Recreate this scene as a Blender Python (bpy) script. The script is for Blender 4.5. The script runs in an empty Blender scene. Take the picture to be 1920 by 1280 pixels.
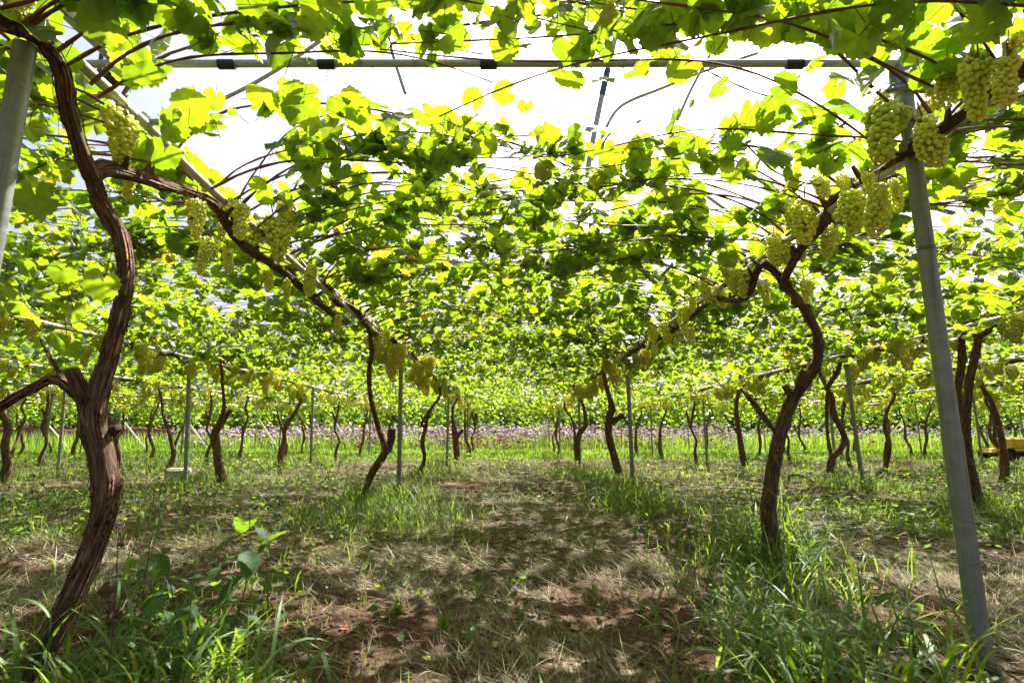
import bpy, math, random
import numpy as np

scene = bpy.context.scene
COL = scene.collection
R = math.radians

# ------------------------------------------------------------------ camera
CAM_H, F, PITCH = 0.70, 1000.0, R(9.76)
cam_d = bpy.data.cameras.new("camera")
cam = bpy.data.objects.new("camera", cam_d)
COL.objects.link(cam)
cam.location = (0, 0, CAM_H)
cam.rotation_euler = (R(90) + PITCH, 0, 0)
cam_d.sensor_width = 36
cam_d.lens = 36 * F / 1920
cam_d.clip_start, cam_d.clip_end = 0.05, 2000
cam_d.dof.use_dof = True
cam_d.dof.focus_distance = 4.5
cam_d.dof.aperture_fstop = 6.3
scene.camera = cam

# ------------------------------------------------------------------ light
SUN_EL, SUN_AZ = R(54), R(24)
world = bpy.data.worlds.new("World")
scene.world = world
world.use_nodes = True
wn = world.node_tree.nodes
sky = wn.new("ShaderNodeTexSky")
sky.sky_type = 'NISHITA'
sky.sun_disc = False
sky.sun_elevation = SUN_EL
sky.sun_rotation = SUN_AZ
sky.air_density = 1.0
sky.dust_density = 8.0
sky.ozone_density = 0.4
world.node_tree.links.new(sky.outputs[0], wn["Background"].inputs[0])
wn["Background"].inputs[1].default_value = 0.07
sl = bpy.data.lights.new("sun", 'SUN')
sl.energy = 5.0
sl.angle = R(0.55)
sl.color = (1.0, 0.95, 0.86)
sun = bpy.data.objects.new("sun", sl)
COL.objects.link(sun)
sun.rotation_euler = (R(90) - SUN_EL, 0, R(180) - SUN_AZ)
sun.location = (3, 12, 16)
sun.rotation_euler = (-(R(90) - SUN_EL), 0, -SUN_AZ)
scene.view_settings.view_transform = 'Standard'
scene.view_settings.look = 'None'
scene.view_settings.gamma = 1
scene.view_settings.exposure = 1.88
scene.cycles.max_bounces = 10
scene.cycles.diffuse_bounces = 6
scene.cycles.transmission_bounces = 4
scene.cycles.glossy_bounces = 2
scene.cycles.sample_clamp_indirect = 6
scene.cycles.use_denoising = True

CP, SP = math.cos(PITCH), math.sin(PITCH)


def ray(px, py):
    u, v = (px - 960) / F, (640 - py) / F
    return np.array([u, CP - v * SP, SP + v * CP])


def at_y(px, py, Y):
    d = ray(px, py)
    return np.array([0, 0, CAM_H]) + d * (Y / d[1])


def at_x(px, py, X):
    d = ray(px, py)
    return np.array([0, 0, CAM_H]) + d * (X / d[0])


def at_g(px, py, z=0.0):
    d = ray(px, py)
    return np.array([0, 0, CAM_H]) + d * ((z - CAM_H) / d[2])


def proj(P):
    P = np.asarray(P, float)
    x, y, z = P[..., 0], P[..., 1], P[..., 2] - CAM_H
    zc = np.maximum(y * CP + z * SP, 1e-3)
    return 960 + F * x / zc, 640 - F * (z * CP - y * SP) / zc, y * CP + z * SP


# ------------------------------------------------------------------ noise
def _hash(ix, iy, seed):
    h = (ix.astype(np.int64) * 374761393 + iy.astype(np.int64) * 668265263 + seed * 974711) & 0x7fffffff
    h = (h ^ (h >> 13)) * 1274126177 & 0x7fffffff
    h = h ^ (h >> 16)
    return (h & 0xffff) / 65535.0


def vnoise(x, y, scale, seed=0):
    x, y = np.asarray(x, float) / scale, np.asarray(y, float) / scale
    ix, iy = np.floor(x), np.floor(y)
    fx, fy = x - ix, y - iy
    fx, fy = fx * fx * (3 - 2 * fx), fy * fy * (3 - 2 * fy)
    a, b = _hash(ix, iy, seed), _hash(ix + 1, iy, seed)
    c, d = _hash(ix, iy + 1, seed), _hash(ix + 1, iy + 1, seed)
    return (a + (b - a) * fx) * (1 - fy) + (c + (d - c) * fx) * fy


# ------------------------------------------------------------------ rows
# (x of the row, name, posts' y, vines' y)
ROWS = {}
_rr = random.Random(5)


def ordn(k):
    words = ["", "first", "second", "third", "fourth", "fifth", "sixth", "seventh", "eighth", "ninth", "tenth"]
    if k < len(words):
        return words[k]
    suf = "th" if 10 <= k % 100 <= 20 else {1: "st", 2: "nd", 3: "rd"}.get(k % 10, "th")
    return f"{k}{suf}"


XR = [1.38, 4.1, 6.5, 9.3, 12.0, 14.7, 17.4, 20.1]
XL = [-1.30, -4.1, -6.8, -9.5, -12.2, -14.9, -17.6, -20.3]
PIPE_Z = 0.95 + CAM_H
END_Y = 19.8
for side, xs in (("right", XR), ("left", XL)):
    for k, x in enumerate(xs):
        name = f"{ordn(k + 1)} row {side} of the path"
        p0 = _rr.uniform(1.5, 2.2)
        posts = [p0 + 4.6 * j + _rr.uniform(-.15, .15) for j in range(5)]
        v0 = _rr.uniform(1.5, 4.5)
        vines = [v0 + 1.65 * j + _rr.uniform(-.45, .45) for j in range(11)]
        vines = [v for v in vines if v < 19.0]
        ROWS[(side, k)] = dict(x=x, name=name, posts=posts, vines=vines)
ROWS[("right", 0)].update(posts=[1.70, 6.25, 10.9, 15.4, 20.0], vines=[2.85, 7.2, 10.9, 13.3, 15.8, 18.3])
ROWS[("left", 0)].update(posts=[1.27, 5.95, 10.55, 15.2, 19.8], vines=[1.53, 5.45, 9.2, 12.6, 15.2, 17.9])
ROWS[("right", 1)].update(posts=[1.9, 6.5, 11.5, 15.9, 20.3], vines=[4.75, 6.9, 9.5, 12.0, 14.4, 17.2])
ROWS[("left", 1)].update(posts=[1.8, 6.72, 11.0, 15.6, 20.2], vines=[3.2, 7.4, 10.2, 12.6, 15.2, 17.8])
ROWS[("left", 2)].update(posts=[3.4, 8.1, 11.3, 15.9, 20.4])


def row_mound(x):
    m = 0
    for r in ROWS.values():
        m = m + np.exp(-((x - r['x']) / .45) ** 2)
    return m


def gz(x, y):
    x, y = np.asarray(x, float), np.asarray(y, float)
    near = np.clip(1.3 - y / 20, .2, 1)
    z = 0.05 * (vnoise(x, y, 2.3, 1) - .5) + 0.035 * (vnoise(x, y, .55, 2) - .5) * near
    z = z + .018 * (vnoise(x, y, .16, 3) - .5) * near + .012 * (vnoise(x, y, .06, 4) - .5) * near
    fade = np.clip((30 - np.abs(y)) / 10, 0, 1) * np.clip((30 - np.abs(x)) / 10, 0, 1)
    return (z + .035 * row_mound(x)) * fade


# ------------------------------------------------------------------ mesh builder
class MB:
    def __init__(self):
        self.v, self.uv, self.c, self.f, self.n = [], [], [], [], 0
        self.sm, self.mi = [], []

    def add(self, v, faces, uv=None, col=None, smooth=True, mat=0):
        v = np.asarray(v, float).reshape(-1, 3)
        n = len(v)
        self.v.append(v)
        u = np.zeros((n, 3))
        if uv is not None:
            uv = np.asarray(uv, float)
            u[:, :uv.shape[-1]] = uv.reshape(n, -1)
        self.uv.append(u)
        c = np.ones((n, 4))
        if col is not None:
            col = np.asarray(col, float)
            c[:, :col.shape[-1]] = col
        self.c.append(c)
        fs = [faces] if isinstance(faces, np.ndarray) else self._grp(faces)
        for fa in fs:
            self.f.append(fa + self.n)
            self.sm.append(np.full(len(fa), smooth))
            self.mi.append(np.full(len(fa), mat, dtype=np.int32))
        self.n += n

    @staticmethod
    def _grp(faces):
        d = {}
        for f in faces:
            d.setdefault(len(f), []).append(f)
        return [np.array(x, dtype=np.int64) for x in d.values()]

    def mesh(self, name, mats):
        me = bpy.data.meshes.new(name)
        v = np.concatenate(self.v)
        me.vertices.add(len(v))
        me.vertices.foreach_set("co", v.astype(np.float32).ravel())
        li = np.concatenate([f.ravel() for f in self.f]).astype(np.int32)
        tot = np.concatenate([np.full(len(f), f.shape[1]) for f in self.f])
        st = np.concatenate([[0], np.cumsum(tot)[:-1]]).astype(np.int32)
        me.loops.add(len(li))
        me.loops.foreach_set("vertex_index", li)
        me.polygons.add(len(tot))
        me.polygons.foreach_set("loop_start", st)
        me.polygons.foreach_set("use_smooth", np.concatenate(self.sm))
        me.polygons.foreach_set("material_index", np.concatenate(self.mi))
        a = me.attributes.new("uvc", 'FLOAT_VECTOR', 'POINT')
        a.data.foreach_set("vector", np.concatenate(self.uv).astype(np.float32).ravel())
        a = me.attributes.new("tint", 'FLOAT_COLOR', 'POINT')
        a.data.foreach_set("color", np.concatenate(self.c).astype(np.float32).ravel())
        for m in (mats if isinstance(mats, (list, tuple)) else [mats]):
            me.materials.append(m)
        me.update(calc_edges=True)
        return me

    def build(self, name, mats, parent=None):
        return link(name, self.mesh(name, mats), parent)


def link(name, me, parent=None):
    o = bpy.data.objects.new(name, me)
    COL.objects.link(o)
    if parent is not None:
        o.parent = parent
    return o


def empty(name, loc=(0, 0, 0)):
    o = bpy.data.objects.new(name, None)
    COL.objects.link(o)
    o.location = tuple(float(c) for c in loc)
    o.empty_display_size = .1
    return o


def tag(o, label=None, cat=None, group=None, kind=None):
    if label:
        o['label'] = label
    if cat:
        o['category'] = cat
    if group:
        o['group'] = group
    if kind:
        o['kind'] = kind
    return o


def catmull(pts, n):
    p = np.asarray(pts, float)
    if len(p) == 2:
        t = np.linspace(0, 1, n)[:, None]
        return p[0] * (1 - t) + p[1] * t
    p = np.vstack([2 * p[0] - p[1], p, 2 * p[-1] - p[-2]])
    t = np.linspace(0, len(p) - 3 - 1e-6, n)
    i = t.astype(int)
    f = (t - i)[:, None]
    a, b, c, d = p[i], p[i + 1], p[i + 2], p[i + 3]
    return .5 * (2 * b + (c - a) * f + (2 * a - 5 * b + 4 * c - d) * f ** 2 + (3 * b - a - 3 * c + d) * f ** 3)


def tube(mb, path, rad, sides=8, ridge=0.0, seed=0, cap=True, twist=0.0, knots=0, col=None, mat=0):
    """a tube along a dense path with a radius per point"""
    p = np.asarray(path, float)
    n = len(p)
    rad = np.broadcast_to(np.asarray(rad, float), (n,)).copy()
    tan = np.gradient(p, axis=0)
    tan /= np.linalg.norm(tan, axis=1)[:, None] + 1e-12
    up = np.array([1.0, 0, 0]) if abs(tan[0][0]) < .8 else np.array([0, 1.0, 0])
    A = np.zeros((n, 3))
    a = up - tan[0] * up.dot(tan[0])
    a /= np.linalg.norm(a)
    for i in range(n):
        a = a - tan[i] * a.dot(tan[i])
        a /= np.linalg.norm(a) + 1e-12
        A[i] = a
    B = np.cross(tan, A)
    s = np.concatenate([[0], np.cumsum(np.linalg.norm(np.diff(p, axis=0), axis=1))])
    th = np.linspace(0, 2 * np.pi, sides, endpoint=False)[None, :] + twist * s[:, None]
    rr = np.repeat(rad[:, None], sides, 1)
    if ridge > 0:
        rg = np.random.default_rng(seed)
        h = np.zeros_like(rr)
        base = np.linspace(0, 2 * np.pi, sides, endpoint=False)[None, :]
        for k, am in ((2, .7), (3, .8), (5, .7), (8, .55), (13, .4)):
            if k * 2 > sides:
                break
            ph = rg.uniform(0, 6.28) + 2.2 * np.sin(s * rg.uniform(1.5, 5) + rg.uniform(0, 6.28))
            mod = .55 + .45 * np.sin(s * rg.uniform(8, 22) + rg.uniform(0, 6))
            h += am * np.sin(k * base + ph[:, None]) * mod[:, None]
        rr = rr * (1 + ridge * h)
        for _ in range(knots):
            s0, t0 = rg.uniform(0, s[-1]), rg.uniform(0, 6.28)
            w = rad.mean() * rg.uniform(.5, 1.0)
            ds = (s[:, None] - s0) / w
            dt = (np.angle(np.exp(1j * (base - t0)))) / .7
            rr += rad.mean() * rg.uniform(.2, .55) * np.exp(-ds ** 2 - dt ** 2)
    ct, st_ = np.cos(th), np.sin(th)
    v = p[:, None, :] + rr[..., None] * (ct[..., None] * A[:, None, :] + st_[..., None] * B[:, None, :])
    base = np.linspace(0, 2 * np.pi, sides, endpoint=False)[None, :].repeat(n, 0)
    uv = np.stack([np.cos(base), np.sin(base), np.repeat(s[:, None], sides, 1)], -1)
    i = np.arange(n - 1)[:, None] * sides
    j = np.arange(sides)[None, :]
    j2 = (j + 1) % sides
    f = np.stack([i + j, i + j2, i + sides + j2, i + sides + j], -1).reshape(-1, 4)
    cc = None if col is None else np.tile(np.array(col, float), (n * sides, 1))
    if mb.__class__ is not MB:
        return
    mb.add(v.reshape(-1, 3), f, uv.reshape(-1, 3), cc, True, mat)
    if cap:
        for e, sgn in ((0, -1), (n - 1, 1)):
            ring = v[e]
            order = np.arange(sides)[::sgn]
            cv = np.vstack([ring[order], ring.mean(0) + sgn * tan[e] * rad[e] * .12])
            fc = np.array([[q, (q + 1) % sides, sides] for q in range(sides)])
            mb.add(cv, fc, np.vstack([uv[e][order], [[0, 0, s[e]]]]), None if col is None else np.tile(np.array(col, float), (sides + 1, 1)), False, mat)
    return A, B, rr


def box(mb, c, size, rot=0.0, bevel=0.0, col=None, mat=0):
    sx, sy, sz = [q / 2 for q in size]
    b = min(bevel, sx * .9, sy * .9, sz * .9)
    c = np.asarray(c, float)
    if b <= 0:
        v = np.array([[x * sx, y * sy, z * sz] for z in (-1, 1) for y in (-1, 1) for x in (-1, 1)])
        f = np.array([[0, 2, 3, 1], [4, 5, 7, 6], [0, 1, 5, 4], [2, 6, 7, 3], [0, 4, 6, 2], [1, 3, 7, 5]])
    else:
        v, idx = [], {}
        for z in (-1, 1):
            for y in (-1, 1):
                for x in (-1, 1):
                    for ax in range(3):
                        q = [x * (sx - b), y * (sy - b), z * (sz - b)]
                        q[ax] = (x * sx, y * sy, z * sz)[ax]
                        idx[(x, y, z, ax)] = len(v)
                        v.append(q)
        f = []
        S = (-1, 1)
        for ax in range(3):
            o1, o2 = [q for q in range(3) if q != ax]
            for s in S:
                quad = []
                for a, bb in ((-1, -1), (1, -1), (1, 1), (-1, 1)):
                    k = [0, 0, 0]
                    k[ax], k[o1], k[o2] = s, a, bb
                    quad.append(idx[(*k, ax)])
                f.append(quad)
        for ax in range(3):
            o1, o2 = [q for q in range(3) if q != ax]
            for a in S:
                for bb in S:
                    quad = []
                    for s, q in ((-1, o1), (1, o1), (1, o2), (-1, o2)):
                        k = [0, 0, 0]
                        k[ax], k[o1], k[o2] = s, a, bb
                        quad.append(idx[(*k, q)])
                    f.append(quad)
        for x in S:
            for y in S:
                for z in S:
                    f.append([idx[(x, y, z, 0)], idx[(x, y, z, 1)], idx[(x, y, z, 2)]])
        v = np.array(v)
        vv = v.copy()
        ff = []
        for q in f:
            n = np.cross(vv[q[1]] - vv[q[0]], vv[q[2]] - vv[q[0]])
            ff.append(q if n.dot(vv[q].mean(0)) > 0 else q[::-1])
        f = ff
    cr, sr = math.cos(rot), math.sin(rot)
    v = v @ np.array([[cr, sr, 0], [-sr, cr, 0], [0, 0, 1]]) + c
    mb.add(v, f if isinstance(f, np.ndarray) else f, v, None if col is None else np.tile(col, (len(v), 1)), False, mat)


# ------------------------------------------------------------------ materials
def mat_new(name):
    m = bpy.data.materials.new(name)
    m.use_nodes = True
    nt = m.node_tree
    nt.nodes.clear()
    out = nt.nodes.new("ShaderNodeOutputMaterial")
    return m, nt, out


class NT:
    """short hand for building node graphs"""
    def __init__(self, nt):
        self.nt = nt

    def n(self, typ, **kw):
        nd = self.nt.nodes.new(typ)
        for k, v in kw.items():
            setattr(nd, k, v)
        return nd

    def l(self, a, b):
        self.nt.links.new(a, b)

    def attr(self, name):
        return self.n("ShaderNodeAttribute", attribute_name=name)

    def noise(self, vec, scale, detail=4, rough=.55):
        t = self.n("ShaderNodeTexNoise")
        t.inputs["Scale"].default_value = scale
        t.inputs["Detail"].default_value = detail
        t.inputs["Roughness"].default_value = rough
        if vec is not None:
            self.l(vec, t.inputs["Vector"])
        return t.outputs["Fac"]

    def ramp(self, fac, stops):
        r = self.n("ShaderNodeValToRGB")
        e = r.color_ramp.elements
        while len(e) < len(stops):
            e.new(.5)
        for q, (p, c) in zip(e, stops):
            q.position = p
            q.color = (*c, 1)
        self.l(fac, r.inputs[0])
        return r.outputs[0]

    def mix(self, fac, a, b, mode='MIX'):
        m = self.n("ShaderNodeMix", data_type='RGBA', blend_type=mode)
        for s, v in ((m.inputs[0], fac), (m.inputs[6], a), (m.inputs[7], b)):
            if isinstance(v, (int, float)):
                s.default_value = v
            elif isinstance(v, tuple):
                s.default_value = (*v, 1)
            else:
                self.l(v, s)
        return m.outputs[2]

    def math(self, op, a, b=None, c=None, clamp=False):
        m = self.n("ShaderNodeMath", operation=op, use_clamp=clamp)
        for s, v in zip(m.inputs, (a, b, c)):
            if v is None:
                continue
            if isinstance(v, (int, float)):
                s.default_value = v
            else:
                self.l(v, s)
        return m.outputs[0]

    def bump(self, h, strength, dist):
        b = self.n("ShaderNodeBump")
        b.inputs["Strength"].default_value = strength
        b.inputs["Distance"].default_value = dist
        self.l(h, b.inputs["Height"])
        return b.outputs[0]

    def mapping(self, vec, scale):
        m = self.n("ShaderNodeMapping")
        m.inputs["Scale"].default_value = scale
        self.l(vec, m.inputs["Vector"])
        return m.outputs[0]


def leaf_material(name, top, under, trans, trans2, petiole=True, veins=True, tfac=.5, yellow=(.5, .42, .03), rough=.40, spec=.5):
    m, nt, out = mat_new(name)
    g = NT(nt)
    at = g.attr("tint")
    sep = g.n("ShaderNodeSeparateColor")
    g.l(at.outputs["Color"], sep.inputs[0])
    rnd, age, kind = sep.outputs[0], sep.outputs[1], sep.outputs[2]
    geo = g.n("ShaderNodeNewGeometry")
    uv = g.attr("uvc").outputs["Vector"]
    topc = g.mix(rnd, tuple(c * .75 for c in top), tuple(c * 1.3 for c in top))
    undc = g.mix(rnd, tuple(c * .8 for c in under), tuple(c * 1.2 for c in under))
    trc = g.mix(rnd, trans, trans2)
    mott = g.noise(uv, 3.5, 3)
    mot = g.ramp(mott, [(.3, (.75, .75, .75)), (.7, (1.15, 1.15, 1.15))])
    if veins:
        sx = g.n("ShaderNodeSeparateXYZ")
        g.l(uv, sx.inputs[0])
        ang = g.math('ABSOLUTE', g.math('ARCTAN2', sx.outputs[0], sx.outputs[1]))
        rad = g.math('SQRT', g.math('ADD', g.math('MULTIPLY', sx.outputs[0], sx.outputs[0]), g.math('MULTIPLY', sx.outputs[1], sx.outputs[1])))
        d = None
        for a0 in (0.0, .86, 1.82):
            q = g.math('MULTIPLY', g.math('ABSOLUTE', g.math('SUBTRACT', ang, a0)), rad)
            d = q if d is None else g.math('MINIMUM', d, q)
        # side veins branching off the main ones
        sv = g.math('ABSOLUTE', g.math('SINE', g.math('ADD', g.math('MULTIPLY', rad, 17), g.math('MULTIPLY', d, -16))))
        main = g.math('SUBTRACT', 1, g.math('DIVIDE', d, .028), clamp=True)
        side = g.math('MULTIPLY', g.math('SUBTRACT', 1, g.math('DIVIDE', sv, .16), clamp=True), .35)
        vein = g.math('MAXIMUM', main, side)
        trc = g.mix(g.math('MULTIPLY', vein, .38), trc, (.30, .36, .06))
        undc = g.mix(g.math('MULTIPLY', vein, .6), undc, (.22, .27, .12))
        topc = g.mix(g.math('MULTIPLY', vein, .4), topc, (.13, .18, .06))
        bumpn = g.bump(vein, .5, .02)
    yl = g.math('GREATER_THAN', age, .965)
    trc = g.mix(g.math('MULTIPLY', yl, .8), trc, yellow)
    topc = g.mix(g.math('MULTIPLY', yl, .8), topc, (.22, .17, .03))
    spot = g.noise(g.n("ShaderNodeNewGeometry").outputs["Position"], 38, 3, .6)
    spot = g.math('MULTIPLY', g.math('MULTIPLY', g.math('SUBTRACT', spot, .60), 12, clamp=True), g.math('GREATER_THAN', age, .55))
    trc = g.mix(g.math('MULTIPLY', spot, .75), trc, (.16, .11, .015))
    topc = g.mix(g.math('MULTIPLY', spot, .75), topc, (.11, .07, .02))
    undc = g.mix(g.math('MULTIPLY', spot, .75), undc, (.12, .08, .03))
    face = g.mix(geo.outputs["Backfacing"], topc, undc)
    face = g.mix(1.0, face, mot, 'MULTIPLY')
    trc = g.mix(1.0, trc, mot, 'MULTIPLY')
    pr = g.n("ShaderNodeBsdfPrincipled")
    g.l(face, pr.inputs["Base Color"])
    pr.inputs["Roughness"].default_value = rough
    pr.inputs["Specular IOR Level"].default_value = spec
    tr = g.n("ShaderNodeBsdfTranslucent")
    g.l(trc, tr.inputs["Color"])
    ad = g.n("ShaderNodeMixShader")
    ad.inputs[0].default_value = tfac
    g.l(pr.outputs[0], ad.inputs[1])
    g.l(tr.outputs[0], ad.inputs[2])
    last = ad.outputs[0]
    if veins:
        g.l(bumpn, pr.inputs["Normal"])
    if petiole:
        pp = g.n("ShaderNodeBsdfPrincipled")
        pp.inputs["Base Color"].default_value = (.10, .055, .025, 1)
        pp.inputs["Roughness"].default_value = .5
        m2 = g.n("ShaderNodeMixShader")
        g.l(kind, m2.inputs[0])
        g.l(last, m2.inputs[1])
        g.l(pp.outputs[0], m2.inputs[2])
        last = m2.outputs[0]
    g.l(last, out.inputs[0])
    return m


M = {}
M['leaf'] = leaf_material("vine_leaf", (.032, .085, .024), (.085, .155, .05), (.23, .42, .008), (.41, .55, .010))
M['leaf_far'] = leaf_material("vine_leaf_far", (.032, .085, .024), (.085, .155, .05), (.23, .42, .008), (.41, .55, .010), veins=False)
M['grass'] = leaf_material("grass_blade", (.055, .125, .022), (.065, .135, .03), (.22, .42, .025), (.40, .54, .04), petiole=False, veins=False, tfac=.42, yellow=(.5, .4, .12), rough=.5, spec=.3)
M['weed'] = leaf_material("weed_leaf", (.04, .10, .025), (.06, .115, .04), (.20, .40, .02), (.33, .50, .03), petiole=True, veins=False, tfac=.42, rough=.6, spec=.2)


def bark_material(name, dark, mid, light, red, zs=3.0):
    m, nt, out = mat_new(name)
    g = NT(nt)
    uv = g.attr("uvc").outputs["Vector"]
    v1 = g.mapping(uv, (1, 1, zs))
    n1 = g.noise(v1, 4.2, 8, .62)
    n2 = g.noise(g.mapping(uv, (1, 1, zs * .7)), 13, 6, .6)
    n3 = g.noise(g.mapping(uv, (.6, .6, 7)), 1.6, 3)
    h = g.math('ADD', n1, g.math('MULTIPLY', n2, .55))
    c = g.ramp(h, [(.45, dark), (.72, mid), (.98, light)])
    c = g.mix(g.ramp(n3, [(.42, (0, 0, 0)), (.68, (.75, .75, .75))]), c, g.mix(1.0, c, red, 'MULTIPLY'))
    # pale streaks where strips of bark have peeled away
    n4 = g.noise(g.mapping(uv, (1, 1, zs * .25)), 2.1, 4)
    c = g.mix(g.ramp(n4, [(.60, (0, 0, 0)), (.70, (.45, .45, .45))]), c, (.26, .19, .14))
    # long dark splits between the fibres
    n5 = g.noise(g.mapping(uv, (2.6, 2.6, zs * .5)), 3.4, 6, .6)
    crack = g.math('SUBTRACT', 1, g.math('DIVIDE', g.math('ABSOLUTE', g.math('SUBTRACT', n5, .5)), .035), clamp=True)
    n6 = g.noise(g.mapping(uv, (7, 7, zs * .8)), 4, 4, .6)
    c = g.mix(1.0, c, g.ramp(n6, [(.3, (.55, .55, .55)), (.7, (1.4, 1.4, 1.4))]), 'MULTIPLY')
    c = g.mix(g.math('MULTIPLY', crack, .85), c, (.010, .007, .006))
    h = g.math('SUBTRACT', g.math('ADD', h, g.math('MULTIPLY', n6, .4)), g.math('MULTIPLY', crack, .9))
    p = g.n("ShaderNodeBsdfPrincipled")
    g.l(c, p.inputs["Base Color"])
    p.inputs["Roughness"].default_value = .85
    p.inputs["Specular IOR Level"].default_value = .25
    g.l(g.bump(h, .95, .016), p.inputs["Normal"])
    g.l(p.outputs[0], out.inputs[0])
    return m


M['bark'] = bark_material("vine_bark", (.014, .009, .007), (.165, .098, .062), (.38, .29, .21), (1.35, .66, .44))
M['cut'] = bark_material("cut_wood", (.010, .008, .008), (.03, .025, .022), (.07, .06, .055), (1, .9, .8), 12)


def cane_material():
    m, nt, out = mat_new("cane_bark")
    g = NT(nt)
    uv = g.attr("uvc").outputs["Vector"]
    n = g.noise(g.mapping(uv, (1, 1, 9)), 1.7, 4)
    c = g.ramp(n, [(.3, (.075, .022, .013)), (.55, (.16, .05, .028)), (.8, (.24, .10, .05))])
    p = g.n("ShaderNodeBsdfPrincipled")
    g.l(c, p.inputs["Base Color"])
    p.inputs["Roughness"].default_value = .5
    g.l(g.bump(n, .4, .002), p.inputs["Normal"])
    g.l(p.outputs[0], out.inputs[0])
    return m


M['cane'] = cane_material()


def metal_material(name, a, b, metallic=.35, rough=.42, streak=(1.2, 1.2, 3), dirt=False):
    m, nt, out = mat_new(name)
    g = NT(nt)
    tc = g.n("ShaderNodeTexCoord").outputs["Object"]
    n1 = g.noise(g.mapping(tc, streak), 14, 6, .6)
    n2 = g.noise(tc, 85, 3)
    n3 = g.noise(g.mapping(tc, (30, 30, 1.2)), 2.5, 4)
    h = g.math('ADD', g.math('MULTIPLY', n1, .7), g.math('MULTIPLY', n3, .4))
    c = g.ramp(h, [(.35, a), (.75, b)])
    c = g.mix(g.ramp(g.noise(g.mapping(tc, (9, 9, 3)), 3.2, 6), [(.62, (0, 0, 0)), (.75, (.5, .5, .5))]), c, (.16, .12, .08))
    if dirt:
        zx = g.n("ShaderNodeSeparateXYZ")
        g.l(tc, zx.inputs[0])
        sp_ = g.math('ADD', g.math('MULTIPLY', zx.outputs[2], -2.2), g.math('ADD', g.noise(tc, 22, 6, .7), .12))
        c = g.mix(g.ramp(sp_, [(.3, (0, 0, 0)), (.55, (.8, .8, .8))]), c, (.12, .075, .045))
        dr = g.noise(g.mapping(tc, (45, 45, 1.6)), 1.0, 5, .6)
        c = g.mix(g.ramp(dr, [(.56, (0, 0, 0)), (.66, (.6, .6, .6))]), c, (.10, .10, .095))
        c = g.mix(g.ramp(g.noise(tc, 7.5, 8, .7), [(.60, (0, 0, 0)), (.66, (.7, .7, .7))]), c, (.20, .10, .05))
    p = g.n("ShaderNodeBsdfPrincipled")
    g.l(c, p.inputs["Base Color"])
    p.inputs["Metallic"].default_value = metallic
    g.l(g.ramp(n1, [(.3, (rough - .1,) * 3), (.7, (rough + .18,) * 3)]), p.inputs["Roughness"])
    g.l(g.bump(n2, .12, .002), p.inputs["Normal"])
    g.l(p.outputs[0], out.inputs[0])
    return m


M['steel'] = metal_material("galvanised_steel", (.16, .175, .17), (.29, .31, .30), dirt=True)
M['pipe'] = metal_material("trellis_pipe_steel", (.34, .33, .29), (.56, .55, .50), .25, .38, (3, 3, 3))
M['clamp'] = metal_material("clamp_steel", (.10, .105, .11), (.22, .225, .23), .6, .4)
M['wire'] = metal_material("wire_steel", (.12, .12, .11), (.22, .21, .20), .6, .45)


def plain(name, col, rough=.5, var=.25, scale=8, bump=.15, metallic=0.0, spec=.5, stops=None):
    m, nt, out = mat_new(name)
    g = NT(nt)
    tc = g.n("ShaderNodeTexCoord").outputs["Object"]
    n = g.noise(tc, scale, 6)
    lo, hi = tuple(c * (1 - var) for c in col), tuple(min(c * (1 + var), 1) for c in col)
    c = g.ramp(n, stops or [(.3, lo), (.7, hi)])
    p = g.n("ShaderNodeBsdfPrincipled")
    g.l(c, p.inputs["Base Color"])
    p.inputs["Roughness"].default_value = rough
    p.inputs["Metallic"].default_value = metallic
    p.inputs["Specular IOR Level"].default_value = spec
    g.l(g.bump(n, bump, .01), p.inputs["Normal"])
    g.l(p.outputs[0], out.inputs[0])
    return m


M['black_rubber'] = plain("black_plastic", (.018, .019, .022), .45)
M['blue_sleeve'] = plain("blue_sleeve", (.04, .09, .22), .45)
M['yellow_paint'] = plain("yellow_paint", (.62, .42, .04), .4, .15)
M['red_plastic'] = plain("red_plastic", (.42, .04, .025), .45, .2)
M['tyre'] = plain("tyre_rubber", (.02, .02, .02), .8, .3, 30)
M['concrete'] = plain("weathered_concrete", (.36, .32, .25), .9, .3, 14, .5)
M['netting'] = plain("rust_red_netting", (.22, .06, .04), .85, .35, 4, .6)
M['tarp'] = plain("blue_sheeting", (.06, .16, .38), .5, .25, 3, .5)
M['white_paint'] = plain("white_pipe", (.70, .70, .68), .4, .1, 6)
M['dry_leaf'] = plain("dry_brown_leaf", (.10, .045, .025), .8, .35, 20, .5)


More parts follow.
